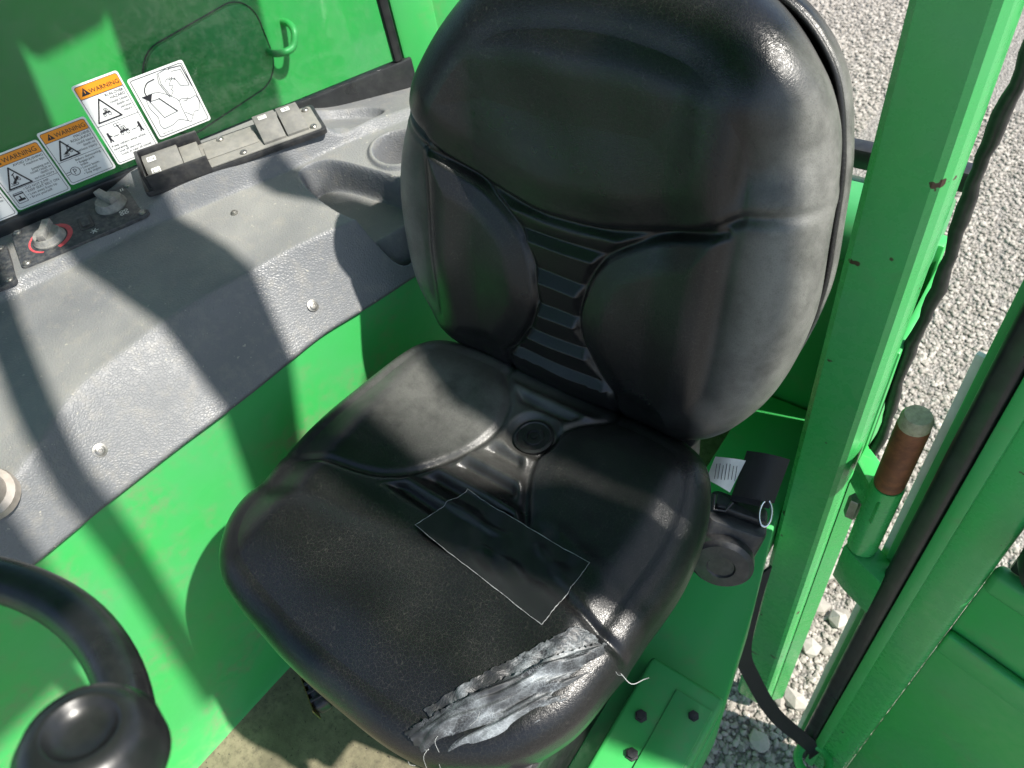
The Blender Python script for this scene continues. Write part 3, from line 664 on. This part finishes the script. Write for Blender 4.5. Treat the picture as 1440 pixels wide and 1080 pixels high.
# =================================================================== SEAT
seat = thing('operator_seat', 'worn black vinyl operator seat with taped and torn cushion', 'seat', (0, 0, -.14))
SB = (0, 0, -.14)
def make_pad(name, ctrl, center, hfun, Rr, skirt, n, tow, m, parent, base, exp_=0.0):
    """pad: grid inside the inset outline, quarter round, then skirt"""
    o = np.array(c2(ctrl, 14, True)); ang = np.arctan2(o[:, 1] - center[1], o[:, 0] - center[0]); rad = np.hypot(o[:, 0] - center[0], o[:, 1] - center[1])
    i = np.argsort(ang); ang = ang[i]; rad = rad[i]
    B = lambda a: np.interp(a, ang, rad, period=2 * np.pi)
    def BP(a): return np.stack([center[0] + B(a) * np.cos(a), center[1] + B(a) * np.sin(a)], -1)
    def BN(a):
        tn = BP(a + .02) - BP(a - .02); nn = np.stack([tn[..., 1], -tn[..., 0]], -1); return nn / np.linalg.norm(nn, axis=-1, keepdims=True)
    u = np.linspace(-1, 1, n); U, W = np.meshgrid(u, u, indexing='ij'); a = np.arctan2(W, U); r = np.maximum(abs(U), abs(W))
    ins = BP(a) - BN(a) * Rr
    XY = np.array(center) + (ins - np.array(center)) * r[..., None]
    Z = hfun(XY[..., 0], XY[..., 1])
    L = [(XY[..., 0].ravel(), XY[..., 1].ravel(), Z.ravel())]
    Fc = []
    for p in range(n - 1):
        for q in range(n - 1):
            b = p * n + q; Fc.append((b, b + n, b + n + 1, b + 1))
    loop = [(p, 0) for p in range(n - 1)] + [(n - 1, q) for q in range(n - 1)] + [(p, n - 1) for p in range(n - 1, 0, -1)] + [(0, q) for q in range(n - 1, 0, -1)]
    li = np.array([p * n + q for p, q in loop]); la = np.array([a[p, q] for p, q in loop]); lz = Z.ravel()[li]; lin = BP(la) - BN(la) * Rr; nn = BN(la)
    rings = [li]; cnt = n * n
    prof = [(Rr * math.sin(R_(al)), -Rr * (1 - math.cos(R_(al)))) for al in (9, 18, 27, 36, 45, 54, 63, 72, 81, 90)] + skirt
    for (dx, dz) in prof:
        P = lin + nn * dx; L.append((P[:, 0], P[:, 1], lz + dz)); rings.append(np.arange(cnt, cnt + len(li))); cnt += len(li)
    for A_, B_ in zip(rings[:-1], rings[1:]):
        for k in range(len(li)):
            k2_ = (k + 1) % len(li); Fc.append((int(A_[k]), int(B_[k]), int(B_[k2_]), int(A_[k2_])))
    Xs = np.concatenate([l[0] for l in L]); Ys = np.concatenate([l[1] for l in L]); Zs = np.concatenate([l[2] for l in L])
    Wd = tow(Xs, Ys, Zs) - np.array(base)
    ob = pyd(name, Wd, Fc, m, parent, True)
    return ob, BP

# ---- cushion
lobL = c2([(-.33, -.072), (-.235, -.040), (-.12, -.005), (-.066, .052), (-.036, .115), (-.046, .171), (-.088, .22), (-.136, .275)], 6)
lobR = [(-x, y) for x, y in lobL]
def cush_h(x, y, fine=True):
    ax = np.abs(x)
    z = .497 - .012 * np.exp(-(x / .13) ** 2) * np.exp(-((y - .02) / .16) ** 2) + .006 * sstep(.12, .21, ax) - .022 * sstep(.19, .26, ax)
    z -= .030 * sstep(-.13, -.245, y) ** 1.3; z -= .018 * sstep(.17, .25, y)
    z += .004 * np.exp(-(((y + .13) / .05) ** 2))
    if not fine: return z + .0042 * sstep(.02, .06, np.abs(x)) * sstep(-.03, .02, y)
    d = np.minimum(pdist(x, y, lobL), pdist(x, y, lobR))
    pL = psdf(x, y, lobL + [(-.40, .30), (-.40, -.08)]); pR = psdf(x, y, lobR + [(.40, .30), (.40, -.08)])
    inn = np.maximum(pL, pR)
    edge = sstep(.275, .235, ax)
    z += .0045 * sstep(0, .04, inn) * edge
    z -= .0055 * np.exp(-(d / .0055) ** 2) * sstep(.27, .22, ax)
    # ladder column between the lobes
    hw = np.interp(y, [-.02, .0, .052, .115, .171, .22, .26], [.13, .10, .062, .032, .042, .082, .12])
    colm = sstep(0, .012, hw - ax) * sstep(-.03, -.015, y) * sstep(.25, .235, y)
    for yb in (.190, .100, .062, .026, -.008):
        z -= colm * .009 * np.exp(-((y - yb) / .0075) ** 2) * sstep(0, .014, hw - .008 - ax)
        z += colm * .005 * np.exp(-((y - yb - .013) / .007) ** 2)
    # front groove pair and sag wrinkles near the worn corner
    z -= .006 * np.exp(-(pdist(x, y, c2([(-.27, -.095), (-.17, -.075), (-.06, -.055), (.02, -.02)], 5)) / .018) ** 2)
    g = np.hypot(x - .012, y - .146); z -= .010 * sstep(.040, .028, g)
    wr = np.exp(-(((x - .09) / .09) ** 2 + ((y + .0) / .04) ** 2))
    z += wr * (.0035 * np.sin(x * 55 + y * 170) + .002 * np.sin(x * 120 - y * 60 + 1))
    z += .0018 * np.sin(x * 21 + 1.3) * np.sin(y * 27) + .0010 * np.sin(x * 47 + y * 33)
    z -= .014 * np.exp(-(((x - .21) / .06) ** 2 + ((y + .16) / .07) ** 2))
    return z
cctrl = [(.262, .0), (.266, .09), (.250, .175), (.205, .232), (.10, .252), (0, .255), (-.10, .252), (-.205, .232), (-.258, .165), (-.282, .06), (-.290, -.05), (-.276, -.155), (-.222, -.218), (-.11, -.243), (.0, -.249), (.11, -.243), (.195, -.205), (.243, -.135), (.257, -.06)]
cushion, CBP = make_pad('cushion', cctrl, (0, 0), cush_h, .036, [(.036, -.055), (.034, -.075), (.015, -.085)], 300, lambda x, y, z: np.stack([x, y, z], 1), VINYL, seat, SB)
tag(cushion, 'black vinyl cushion with ladder grooves, taped in front')
lathe('drain_grommet', [(.027, -.004), (.027, .0005), (.023, .002), (.0215, .0005), (.014, .0), (.013, .002), (.009, .002), (.008, -.001), (.004, -.001), (.0035, .001), (.0001, .001)], RUBBER, cushion, 36, Matrix.Translation(off((.012, .146, float(cush_h(np.array(.012), np.array(.146))) + .004), SB)))

COUT = c2(cctrl, 8, True)
def cush_world(x, y, fine=True):
    """height of the cushion top anywhere, round-over and drop included"""
    x = np.asarray(x, float); y = np.asarray(y, float)
    s = psdf(x, y, COUT); Rr = .036
    z = cush_h(x, y)
    if not fine: z = np.maximum(z, cush_h(x, y, False) - .002)
    e = np.clip(Rr - s, 0, Rr); z = z - (Rr - np.sqrt(np.maximum(Rr * Rr - e * e, 0)))
    return z - np.where(s < 0, np.minimum(-s * 4, .07), 0)
def sheet(name, quad, nu, nv, lift, m, parent, base, jag=0.0, wav=None, fine=True):
    q = np.array(quad, float); A, B_ = np.meshgrid(np.linspace(0, 1, nu + 1), np.linspace(0, 1, nv + 1), indexing='ij')
    a, b = A[..., None], B_[..., None]
    p = q[0] * (1 - a) * (1 - b) + q[1] * a * (1 - b) + q[2] * a * b + q[3] * (1 - a) * b
    if jag:
        edge = (A == 0) | (A == 1) | (B_ == 0) | (B_ == 1); p = p + edge[..., None] * np.random.uniform(-jag, jag, p.shape)
    z = cush_world(p[..., 0], p[..., 1], fine) + lift + (wav(A, B_) if wav else 0)
    V = np.stack([p[..., 0], p[..., 1], z], -1).reshape(-1, 3) - np.array(base); F = []
    for i in range(nu):
        for j in range(nv):
            k = i * (nv + 1) + j; F.append((k, k + nv + 1, k + nv + 2, k + 1))
    o = pyd(name, V, F, m, parent, True)
    bm = bmesh.new(); bm.from_mesh(o.data)
    if sum(f.normal.z for f in bm.faces) < 0: bmesh.ops.reverse_faces(bm, faces=bm.faces)
    bm.to_mesh(o.data); bm.free(); return o
tq = [(-.037, -.040), (-.012, .034), (.178, .022), (.171, -.064)]
tp = sheet('tape_patch', [tq[0], tq[3], tq[2], tq[1]], 60, 30, .0008, TAPE, cushion, SB, wav=lambda a, b: .0012 * np.sin(a * 17 + b * 9) * np.sin(b * 3.14) * np.sin(a * 3.14), fine=False)
tag(tp, 'rectangular patch of clear dark tape with pale edges')
E_ = []
for a, b in ((tq[0], tq[3]), (tq[3], tq[2]), (tq[0], tq[1]), (tq[1], tq[2])):
    pl = []
    for k in range(26):
        x = a[0] + (b[0] - a[0]) * k / 25 + random.uniform(-.0004, .0004); y = a[1] + (b[1] - a[1]) * k / 25 + random.uniform(-.0004, .0004)
        pl.append((x, y))
    zl = cush_world([p_[0] for p_ in pl], [p_[1] for p_ in pl], False); pl = [off((p_[0], p_[1], z_ + .0012), SB) for p_, z_ in zip(pl, zl)]
    tube('tape_edge', pl, .0006, EDGE_WHITE, cushion, 5, rfun=lambda t: .00025 + .00025 * abs(math.sin(t * 17)))
# torn silvery tape at the front right corner
wv1 = lambda a, b: .0016 * np.sin(a * 29 + b * 7) * np.sin(b * 3.1) + .001 * np.sin(a * 61)
ts = sheet('torn_tape', [(.112, -.200), (.205, -.045), (.232, -.040), (.150, -.205)], 60, 16, .0032, TORN, cushion, SB, jag=.0012, wav=wv1)
tag(ts, 'scuffed silvery strip of tape on the worn corner')
def crump(a, b): return .009 * np.exp(-((b - .16) / .12) ** 2) + .003 * np.sin(b * 21 + 2.2 * np.sin(a * 5.1) + 1.5 * np.sin(a * 13)) * sstep(0, .1, b) + .0012 * np.sin(b * 47 + 3 * np.sin(a * 9)) - .004 * b
ts2 = sheet('torn_tape', [(.105, -.228), (.236, -.040), (.253, -.086), (.180, -.240)], 110, 44, .0065, TORN_FLAP, cushion, SB, jag=.0016, wav=crump)
tag(ts2, 'crumpled torn flap of tape hanging over the front edge')
for k in range(22):
    if k < 9: x, y = .112 + random.uniform(0, .05), -.235 + random.uniform(-.012, .012)
    else:
        f_ = random.random(); x, y = .12 + f_ * .14, -.24 + f_ * .18 + random.uniform(-.012, .012)
    a = random.uniform(0, 6.28); L = random.uniform(.006, .022); z = float(cush_world(min(x, .25), max(y, -.235))) + .006
    p0 = Vector((x, y, z)); p1 = p0 + Vector((math.cos(a) * L * .5, math.sin(a) * L * .5, random.uniform(0, .004))); p2 = p0 + Vector((math.cos(a + .5) * L, math.sin(a + .5) * L, random.uniform(-.004, .003)))
    tube('loose_thread', [off(p, SB) for p in catmull([p0, p1, p2], 4)], .00022, FIBRE, cushion, 4)
th_ = [off(p, SB) for p in catmull([(.258, -.050, .455), (.272, -.052, .45), (.280, -.040, .447), (.284, -.036, .449)], 5)]
tube('loose_thread', th_, .0004, FIBRE, cushion, 5)

# ---- backrest
rec = R_(12); BU = np.array([0, math.sin(rec), math.cos(rec)]); BNn = np.array([0, -math.cos(rec), math.sin(rec)]); BP0 = np.array([0, .24, .5])
def tob(x, s, d): return BP0 + np.outer(x, [1, 0, 0]) + np.outer(s, BU) + np.outer(d, BNn)
lbL = c2([(-.196, .288), (-.150, .268), (-.104, .246), (-.057, .209), (-.036, .156), (-.034, .103), (-.062, .046), (-.09, .012)], 6); lbR = [(-x, s) for x, s in lbL]
smile = c2([(-.262, .368), (-.225, .326), (-.148, .270), (-.06, .2445), (0, .240), (.06, .2445), (.148, .270), (.200, .300), (.245, .325)], 6)
panelc = c2([(.0, .243), (.10, .254), (.165, .280), (.198, .325), (.200, .385), (.178, .440), (.12, .463), (0, .468), (-.12, .463), (-.178, .440), (-.205, .385), (-.225, .335), (-.165, .280), (-.10, .254)], 8, True)
def back_h(x, s):
    ax = np.abs(x)
    d = .014 + .016 * sstep(.12, .19, ax) - .008 * sstep(.185, .225, ax)
    d += .010 * np.exp(-((s - .12) / .10) ** 2) * np.exp(-(x / .2) ** 2)
    d -= .014 * sstep(.40, .475, s)
    pu = psdf(x, s, panelc)
    d += .008 * sstep(0, .05, pu) - .004 * sstep(.04, .12, pu)
    d -= .005 * np.exp(-(pu / .012) ** 2) * sstep(.28, .36, s)
    d -= .0075 * np.exp(-(pdist(x, s, smile) / .0060) ** 2) * sstep(.235, .20, ax)
    pL = psdf(x, s, lbL + [(-.19, .0), (-.205, .15)]); pR = psdf(x, s, lbR + [(.19, .0), (.205, .15)])
    inn = np.maximum(pL, pR)
    d += .008 * sstep(0, .04, inn)
    dl = np.minimum(pdist(x, s, lbL), pdist(x, s, lbR)); d -= .0065 * np.exp(-(dl / .0045) ** 2)
    d -= .0055 * np.exp(-((ax - .203) / .010) ** 2) * sstep(-.02, .06, s) * sstep(.46, .38, s)
    hw = np.interp(s, [.012, .046, .103, .156, .209, .243, .258], [.085, .060, .034, .036, .057, .088, .10])
    colm = sstep(0, .010, hw - ax) * sstep(.243, .235, s)
    bars = [.020, .064, .107, .153, .204, .243]
    for b0, b1 in zip(bars[:-1], bars[1:]):
        f = (s - b0) / (b1 - b0); ins = (f >= 0) & (f < 1)
        saw = np.where(f < .30, 1 - f / .30, (f - .30) / .70) - .5
        d += np.where(ins, saw * .010, 0) * colm
    d += .0012 * np.sin(x * 26 + 2) * np.sin(s * 31) + .0008 * np.sin(x * 53 + s * 37)
    return d
bctrl = [(.272, .10), (.284, .19), (.278, .27), (.266, .350), (.236, .428), (.172, .482), (.07, .504), (-.03, .503), (-.115, .484), (-.182, .432), (-.237, .350), (-.274, .262), (-.286, .17), (-.276, .075), (-.240, .008), (-.16, -.030), (0, -.045), (.13, -.035), (.205, -.010), (.248, .040)]
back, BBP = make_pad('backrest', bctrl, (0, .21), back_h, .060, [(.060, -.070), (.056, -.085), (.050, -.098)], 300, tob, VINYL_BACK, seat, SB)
tag(back, 'tall black vinyl backrest with pillowed lobes and ladder ribs')
a_ = np.linspace(-np.pi, np.pi, 241)[:-1]; ol = BBP(a_)
tn = np.roll(ol, -1, 0) - np.roll(ol, 1, 0); on = np.stack([tn[:, 1], -tn[:, 0]], 1); on /= np.linalg.norm(on, axis=1, keepdims=True)
V = []; F = []
prof = [(-.010, -.084), (-.005, -.086), (-.003, -.094), (-.004, -.108), (-.010, -.120), (-.03, -.130), (-.07, -.134)]
for dx, dz in prof:
    p = ol + on * dx; V.append(tob(p[:, 0], p[:, 1], np.full(len(p), dz)))
V = np.concatenate(V) - np.array(SB); K = len(a_)
for i in range(len(prof) - 1):
    for k in range(K): F.append((i * K + k, (i + 1) * K + k, (i + 1) * K + (k + 1) % K, i * K + (k + 1) % K))
F.append(tuple((len(prof) - 1) * K + k for k in range(K)))
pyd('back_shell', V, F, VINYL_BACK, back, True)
p = ol - on * .0062; q = tob(p[:, 0], p[:, 1], np.full(len(p), -.081)) - np.array(SB)
tube('seam_piping', [tuple(v) for v in q], .0032, VINYL_SHELL, back, 8, closed=True)
# ---- seat underside
box('seat_pan', (-.235, .225, -.20, .225, off((0, 0, .395), SB)[2], off((0, 0, .425), SB)[2]), BLACK_PLASTIC, seat, .008)
box('gap_filler', (-.20, .19, .205, .275, off((0, 0, .36), SB)[2], off((0, 0, .462), SB)[2]), RUBBER, seat, .006)
box('pedestal', (-.17, .17, -.16, .21, .002, off((0, 0, .39), SB)[2]), RUBBER, seat, .02)
lv = frame(off((-.088, -.236, .352), SB), Vector((.86, -.42, -.15)).normalized(), Vector((.42, .88, 0)).normalized(), Vector((0, 0, 1)))
hnd = bm_obj('adjuster_grip', box_bm(-.045, .045, -.010, .010, -.012, .012, bev=.006, seg=3, M=lv), BLACK_PLASTIC, seat, auto=40)
for k in range(7): bm_obj('grip_rib', box_bm(-.036 + k * .011, -.031 + k * .011, -.0115, .0115, -.0135, .0135, bev=.0015, M=lv), RUBBER, hnd, auto=40)
bm_obj('grip_plate', box_bm(-.047, .047, -.012, -.0105, -.014, .0135, M=lv), YELLOW, hnd)

# =================================================================== SEAT BELT RETRACTOR
RB = (.268, .235, .25)
ret = thing('belt_retractor', 'black seat belt retractor with white label beside the cushion', 'seat belt', RB)
rz = Vector((.25, -.45, .85)).normalized(); rx = Vector((1, .35, 0)); rx = (rx - rz * rx.dot(rz)).normalized(); ry = rz.cross(rx)
RM = frame((0, 0, 0), rx, ry, rz)
def r2(p, lift=0.0): v = Vector(off(p, RB)); return (v.dot(rx), v.dot(ry))
zr = Vector(off((.26, .25, .31), RB)).dot(rz)
bz = Vector((.12, .35, .93)).normalized(); bx_ = Vector((.93, .32, 0)); bx_ = (bx_ - bz * bx_.dot(bz)).normalized(); by_ = bz.cross(bx_)
HB = frame(off((.252, .262, .300), RB), bx_, by_, bz)
prism('housing', rrect(-.042, .042, -.034, .034, .014, 5), -.085, .022, BLACK_PLASTIC, ret, .005, HB)
DRM = HB @ frame((.0, -.0345, -.038), (1, 0, 0), (0, 0, 1), (0, -1, 0))
lathe('drum_cover', [(.044, .0), (.044, .012), (.038, .018), (.020, .0195), (.018, .017), (.0001, .017)], BLACK_PLASTIC, ret, 36, DRM)
prism('belt_guide', rrect(-.036, .036, -.014, .014, .006, 4), .0225, .034, RUBBER, ret, .003, HB)
def bent(name, quad, lift, thick, bow, m, n=10):
    q = [Vector(off(p, RB)) for p in quad]; V = []; F = []     # quad: left-low, left-high, right-high, right-low
    for i in range(n + 1):
        a = i / n
        for b in (0, 1):
            p = (q[0] * (1 - a) + q[3] * a) * (1 - b) + (q[1] * (1 - a) + q[2] * a) * b + rz * (lift + bow * math.sin(a * math.pi))
            V += [p, p - rz * thick]
    for i in range(n):
        k = i * 4; F += [(k, k + 4, k + 6, k + 2), (k + 1, k + 3, k + 7, k + 5), (k, k + 1, k + 5, k + 4), (k + 2, k + 6, k + 7, k + 3)]
    F += [(0, 2, 3, 1), (n * 4, n * 4 + 1, n * 4 + 3, n * 4 + 2)]
    o = pyd(name, V, F, m, ret, True); o.data.set_sharp_from_angle(angle=R_(40)); return o
bent('webbing', [(.237, .283, .334), (.229, .339, .366), (.284, .357, .361), (.289, .301, .329)], .014, .004, .018, WEB)
bent('webbing_return', [(.235, .280, .322), (.229, .335, .354), (.280, .352, .350), (.285, .297, .318)], .014, .003, .003, WEB)
lab = bent('care_label', [(.197, .281, .345), (.195, .311, .361), (.233, .327, .359), (.232, .283, .336)], .018, .001, .009, LABEL_PAPER)
lc = Vector(off((.214, .300, .350), RB)) + rz * .0278; LM = frame(lc, Vector((.66, .30, .0)).normalized(), rz.cross(Vector((.66, .30, .0)).normalized()), rz)
strokes('label_print', [[(-.013 + k * .0045, -.011 + random.uniform(0, .002)), (-.013 + k * .0045 + .002, .009 + random.uniform(0, .003))] for k in range(7)], .0009, INK, LM, lab, .0004)
tube('wire_loop', [tuple(Vector(off((.284, .285, .322), RB)) + ry * .018 * math.sin(R_(a)) + rx * .008 * math.cos(R_(a)) + rz * .020) for a in range(0, 360, 15)], .0018, CHROME, ret, 8, closed=True)
tube('buckle_wire', [tuple(Vector(off(p, RB)) + rz * .020) for p in ((.215, .272, .332), (.222, .255, .322), (.236, .262, .320), (.240, .276, .326))], .0022, BLACK_PLASTIC, ret, 8)

def ribbon(name, pts, wdir, width, thick, m, parent, n=6):
    P = catmull(pts, n); V = []; F = []; wd = Vector(wdir).normalized() * width / 2
    for i, p in enumerate(P):
        tn_ = (P[min(i + 1, len(P) - 1)] - P[max(i - 1, 0)]).normalized(); nn_ = tn_.cross(wd).normalized() * thick / 2
        for sgn, s2 in ((-1, -1), (1, -1), (1, 1), (-1, 1)): V.append(p + wd * sgn + nn_ * s2)
    for i in range(len(P) - 1):
        for k in range(4): F.append((i * 4 + k, i * 4 + (k + 1) % 4, (i + 1) * 4 + (k + 1) % 4, (i + 1) * 4 + k))
    F.append((3, 2, 1, 0)); e = (len(P) - 1) * 4; F.append((e, e + 1, e + 2, e + 3))
    o = pyd(name, V, F, m, parent, True); o.data.set_sharp_from_angle(angle=R_(45)); return o

# =================================================================== STEP BOX
STB = (.270, -.06, .0)
stp = thing('step_plate', 'green steel cover plate with bolts on the floor by the door post', 'plate', STB)
bm_obj('cover', box_bm(-.068, .058, -.25, .178, .0005, .05, bev=.008, seg=3), GREEN, stp, auto=40)
bm_obj('cover_plate', box_bm(-.010, .050, -.245, .150, .0502, .0535, bev=.0015), GREEN, stp, auto=40)
for (x, y) in ((.03, .128), (-.036, .085), (-.020, .030), (.03, -.02)):
    lathe('bolt', [(.010, 0), (.010, .003), (.007, .0035), (.007, .009), (.0001, .0095)], BLACK_PLASTIC, stp, 6, Matrix.Translation((x, y, .0503)))

# =================================================================== DOOR
DB = Vector((.458, .43, 0)); DD = Vector((math.sin(R_(103)), math.cos(R_(103)), 0)); DN = Vector((DD.y, -DD.x, 0)); DN = -DN if DN.y > 0 else DN
DM = frame((0, 0, 0), DD, Vector((0, 0, 1)), DN)   # local: along door, up, towards the inside
door = thing('cab_door', 'open green cab door with black rubber seal and ribbed lower panel', 'door', tuple(DB))
Dbox = lambda n, a, m, bev=.003, seg=2: bm_obj(n, box_bm(*a, bev=bev, seg=seg, M=DM), m, door, auto=40)
Dbox('seal', (-.003, .030, -.95, .88, -.012, .012), GASKET, .009, 4)
Dbox('hinge_stile', (.0305, .112, -.95, .88, -.040, .004), GREEN_POST, .012, 3)
Dbox('stile_flange', (.0310, .052, -.95, .88, .0042, .012), GREEN, .003)
Dbox('lower_panel', (.1125, .90, -.95, .19, -.040, -.026), GREEN, .002)
Dbox('rib', (.1125, .90, -.065, .005, -.0258, -.010), GREEN, .007, 4)
Dbox('top_rail', (.1125, .90, .185, .240, -.0258, .003), GREEN, .012, 3)
Dbox('latch_stile', (.901, .97, -.95, .88, -.040, .004), GREEN, .012, 3)
bm_obj('sunlit_edge_strip', box_bm(-.030, -.016, -.95, .55, -.044, -.036, bev=.001, M=DM), SUNLIT_EDGE, door)  # white strip painted in for the door frame's glaring sunlit edge
bm_obj('outer_flange', box_bm(-.016, .0, -.95, .88, -.052, -.016, bev=.002, M=DM), GREEN, door)
lathe('latch_knob', [(.055, -.02), (.058, .0), (.055, .03), (.044, .048), (.022, .056), (.0001, .057)], RUBBER, door, 36, DM @ Matrix.Translation((.180, .335, -.01)))
Dbox('shade_panel', (.1125, .9005, .4405, 1.02, -.040, -.026), GREEN, .002)  # added out of view to keep sun off the seat platform
Dbox('upper_shade_panel', (.42, .9005, 1.0205, 1.46, -.040, -.026), GREEN, .002)  # added out of view to shade the step plate
Dbox('latch_case', (.125, .40, .2405, .44, -.038, -.014), RUBBER, .006)
# hinge: part of the door
HXY = Vector((.408, .45, 0)) - DB; HT = Matrix.Translation(HXY)
lathe('hinge_pin', [(.0205, .275), (.0215, .281), (.0215, .412), (.020, .417)], RUST, door, 28, HT)
lathe('pin_cap', [(.0205, .4175), (.0205, .432), (.017, .4385), (.0001, .440)], PALE_CAP, door, 24, HT)
lathe('hinge_sleeve', [(.0235, .09), (.0235, .268), (.022, .274)], GREEN_POST, door, 28, HT)
prism('hinge_lug', [(-.052, .03), (.0, -.0278), (.01, .0), (.0, .0278), (-.052, .07)], .195, .255, GREEN_POST, door, .003, HT)
prism('hinge_lug', [(.048, -.050), (.0, -.0284), (-.024, -.012), (-.010, .0284), (.048, .0)], -.03, .085, GREEN_POST, door, .004, HT)
lathe('hinge_nut', [(.012, .14), (.012, .185), (.010, .188)], STEEL, door, 6, HT @ Matrix.Translation((-.034, .02, -.01)))
# strap and ring
strap = thing('door_strap', 'black webbing door check strap looped to a green ring', 'strap', (.31, .28, .0))
SO = Vector((.31, .28, .0))
ring_p = DB + DD * .045 + Vector((0, 0, -.80)) + DN * .02
sp1 = [Vector((.278, .40, -.06)), Vector((.283, .36, -.16)), Vector((.292, .335, -.30)), Vector((.315, .345, -.42)), Vector((.385, .365, -.62)), ring_p + Vector((-.015, .0, .015)), ring_p + Vector((.0, -.005, -.015))]
ribbon('webbing_strap', [p - SO for p in sp1], (.43, .84, .31), .034, .005, WEB, strap)
tube('strap_ring', [tuple(ring_p - DB + DD * (.036 * math.cos(R_(a)) + .006) + DN * (.022 + .036 * math.sin(R_(a)))) for a in range(0, 360, 12)], .011, GREEN_POST, door, 12, closed=True)

# =================================================================== STEERING WHEEL
WC = Vector((.02, -.51, .90)); th = R_(20); wy = Vector((0, math.cos(th), -math.sin(th))); wn = Vector((0, math.sin(th), math.cos(th)))
wh = thing('steering_wheel', 'black steering wheel with round spinner knob in the foreground', 'steering wheel', tuple(WC))
tube('rim', [tuple(Vector((1, 0, 0)) * .2 * math.cos(R_(a)) + wy * .2 * math.sin(R_(a))) for a in range(0, 360, 3)], .0155, KNOB_BLACK, wh, 20, closed=True)
WM = frame((0, 0, 0), (1, 0, 0), wy, wn)
for a in (200, 320, 80 + 180):
    c, s = math.cos(R_(a)), math.sin(R_(a)); tube('spoke', [tuple(Vector((c, 0, 0)) * r + wy * s * r - wn * (.03 * (1 - r / .19))) for r in (.03, .1, .19)], .010, RUBBER, wh, 12)
lathe('hub', [(.05, -.05), (.052, -.03), (.045, -.015), (.0001, -.012)], RUBBER, wh, 36, WM)
lathe('column', [(.03, -.5), (.03, -.05), (.028, -.049)], RUBBER, wh, 24, WM)
ka = R_(47); kb = Vector((1, 0, 0)) * .2 * math.cos(ka) + wy * .2 * math.sin(ka)
KM = frame(kb, (1, 0, 0), wy, wn)
lathe('spinner_clamp', [(.019, -.018), (.021, .0), (.019, .018), (.010, .022), (.009, .04)], BLACK_PLASTIC, wh, 28, KM)
lathe('spinner_knob', [(.020, .036), (.030, .042), (.0345, .055), (.033, .070), (.027, .081), (.0185, .0858), (.0165, .0850), (.0150, .0815), (.008, .0785), (.0001, .0780)], KNOB_BLACK, wh, 48, KM, auto=60)

# =================================================================== UNSEEN SHADE PIECES overhead, outlined to cast the shadow bands
prism('shade_roof', [(-1.05, -.95), (.75, -.95), (.75, -.075), (.30, -.06), (.16, .0), (.08, .09), (.075, .205), (-.10, .205), (-.10, .34), (-.03, .38), (-.03, .555), (-.30, .585), (-1.05, .585)], 1.75, 1.81, GREEN, cab, .01)  # unseen roof slab, edge cut to place sun patches on console and decals
prism('shade_cross_bar', [(-.12, .212), (.25, .214), (1.0, .215), (1.3, .262), (1.3, .383), (1.12, .372), (1.02, .302), (.9, .300), (.65, .336), (.4, .368), (.2, .372), (-.12, .345)], 1.75, 1.775, GREEN, cab, .004)  # added bar, casts the wide dark band over console and cushion
prism('shade_wedge', [(.70, .50), (.778, .457), (.831, .42), (.913, .392), (1.3, .385), (1.3, .50)], 1.75, 1.775, GREEN, cab, .004)  # added wedge, ends the sun patch towards the cushion's rear
box('shade_rear_slab', (-1.05, .05, .81, 1.245, 1.75, 1.80), GREEN, cab, .01)  # added slab, darkens the middle of the boom
prism('shade_side_slab', rrect(-1.05, -.59, .5855, .8095, .04, 5), 1.75, 1.80, GREEN, cab, .004)  # added slab, bounds the top of the boom's lit patch
tube('shade_thin_bar', catmull([(-.02, .165, 1.76), (.25, .075, 1.76), (.5, .010, 1.76), (.7, .018, 1.76), (1.0, .028, 1.76)], 6), .024, GREEN, cab, 12)  # added thin bar, casts the narrow stripe on console and side panel
print('objects', len(bpy.data.objects))
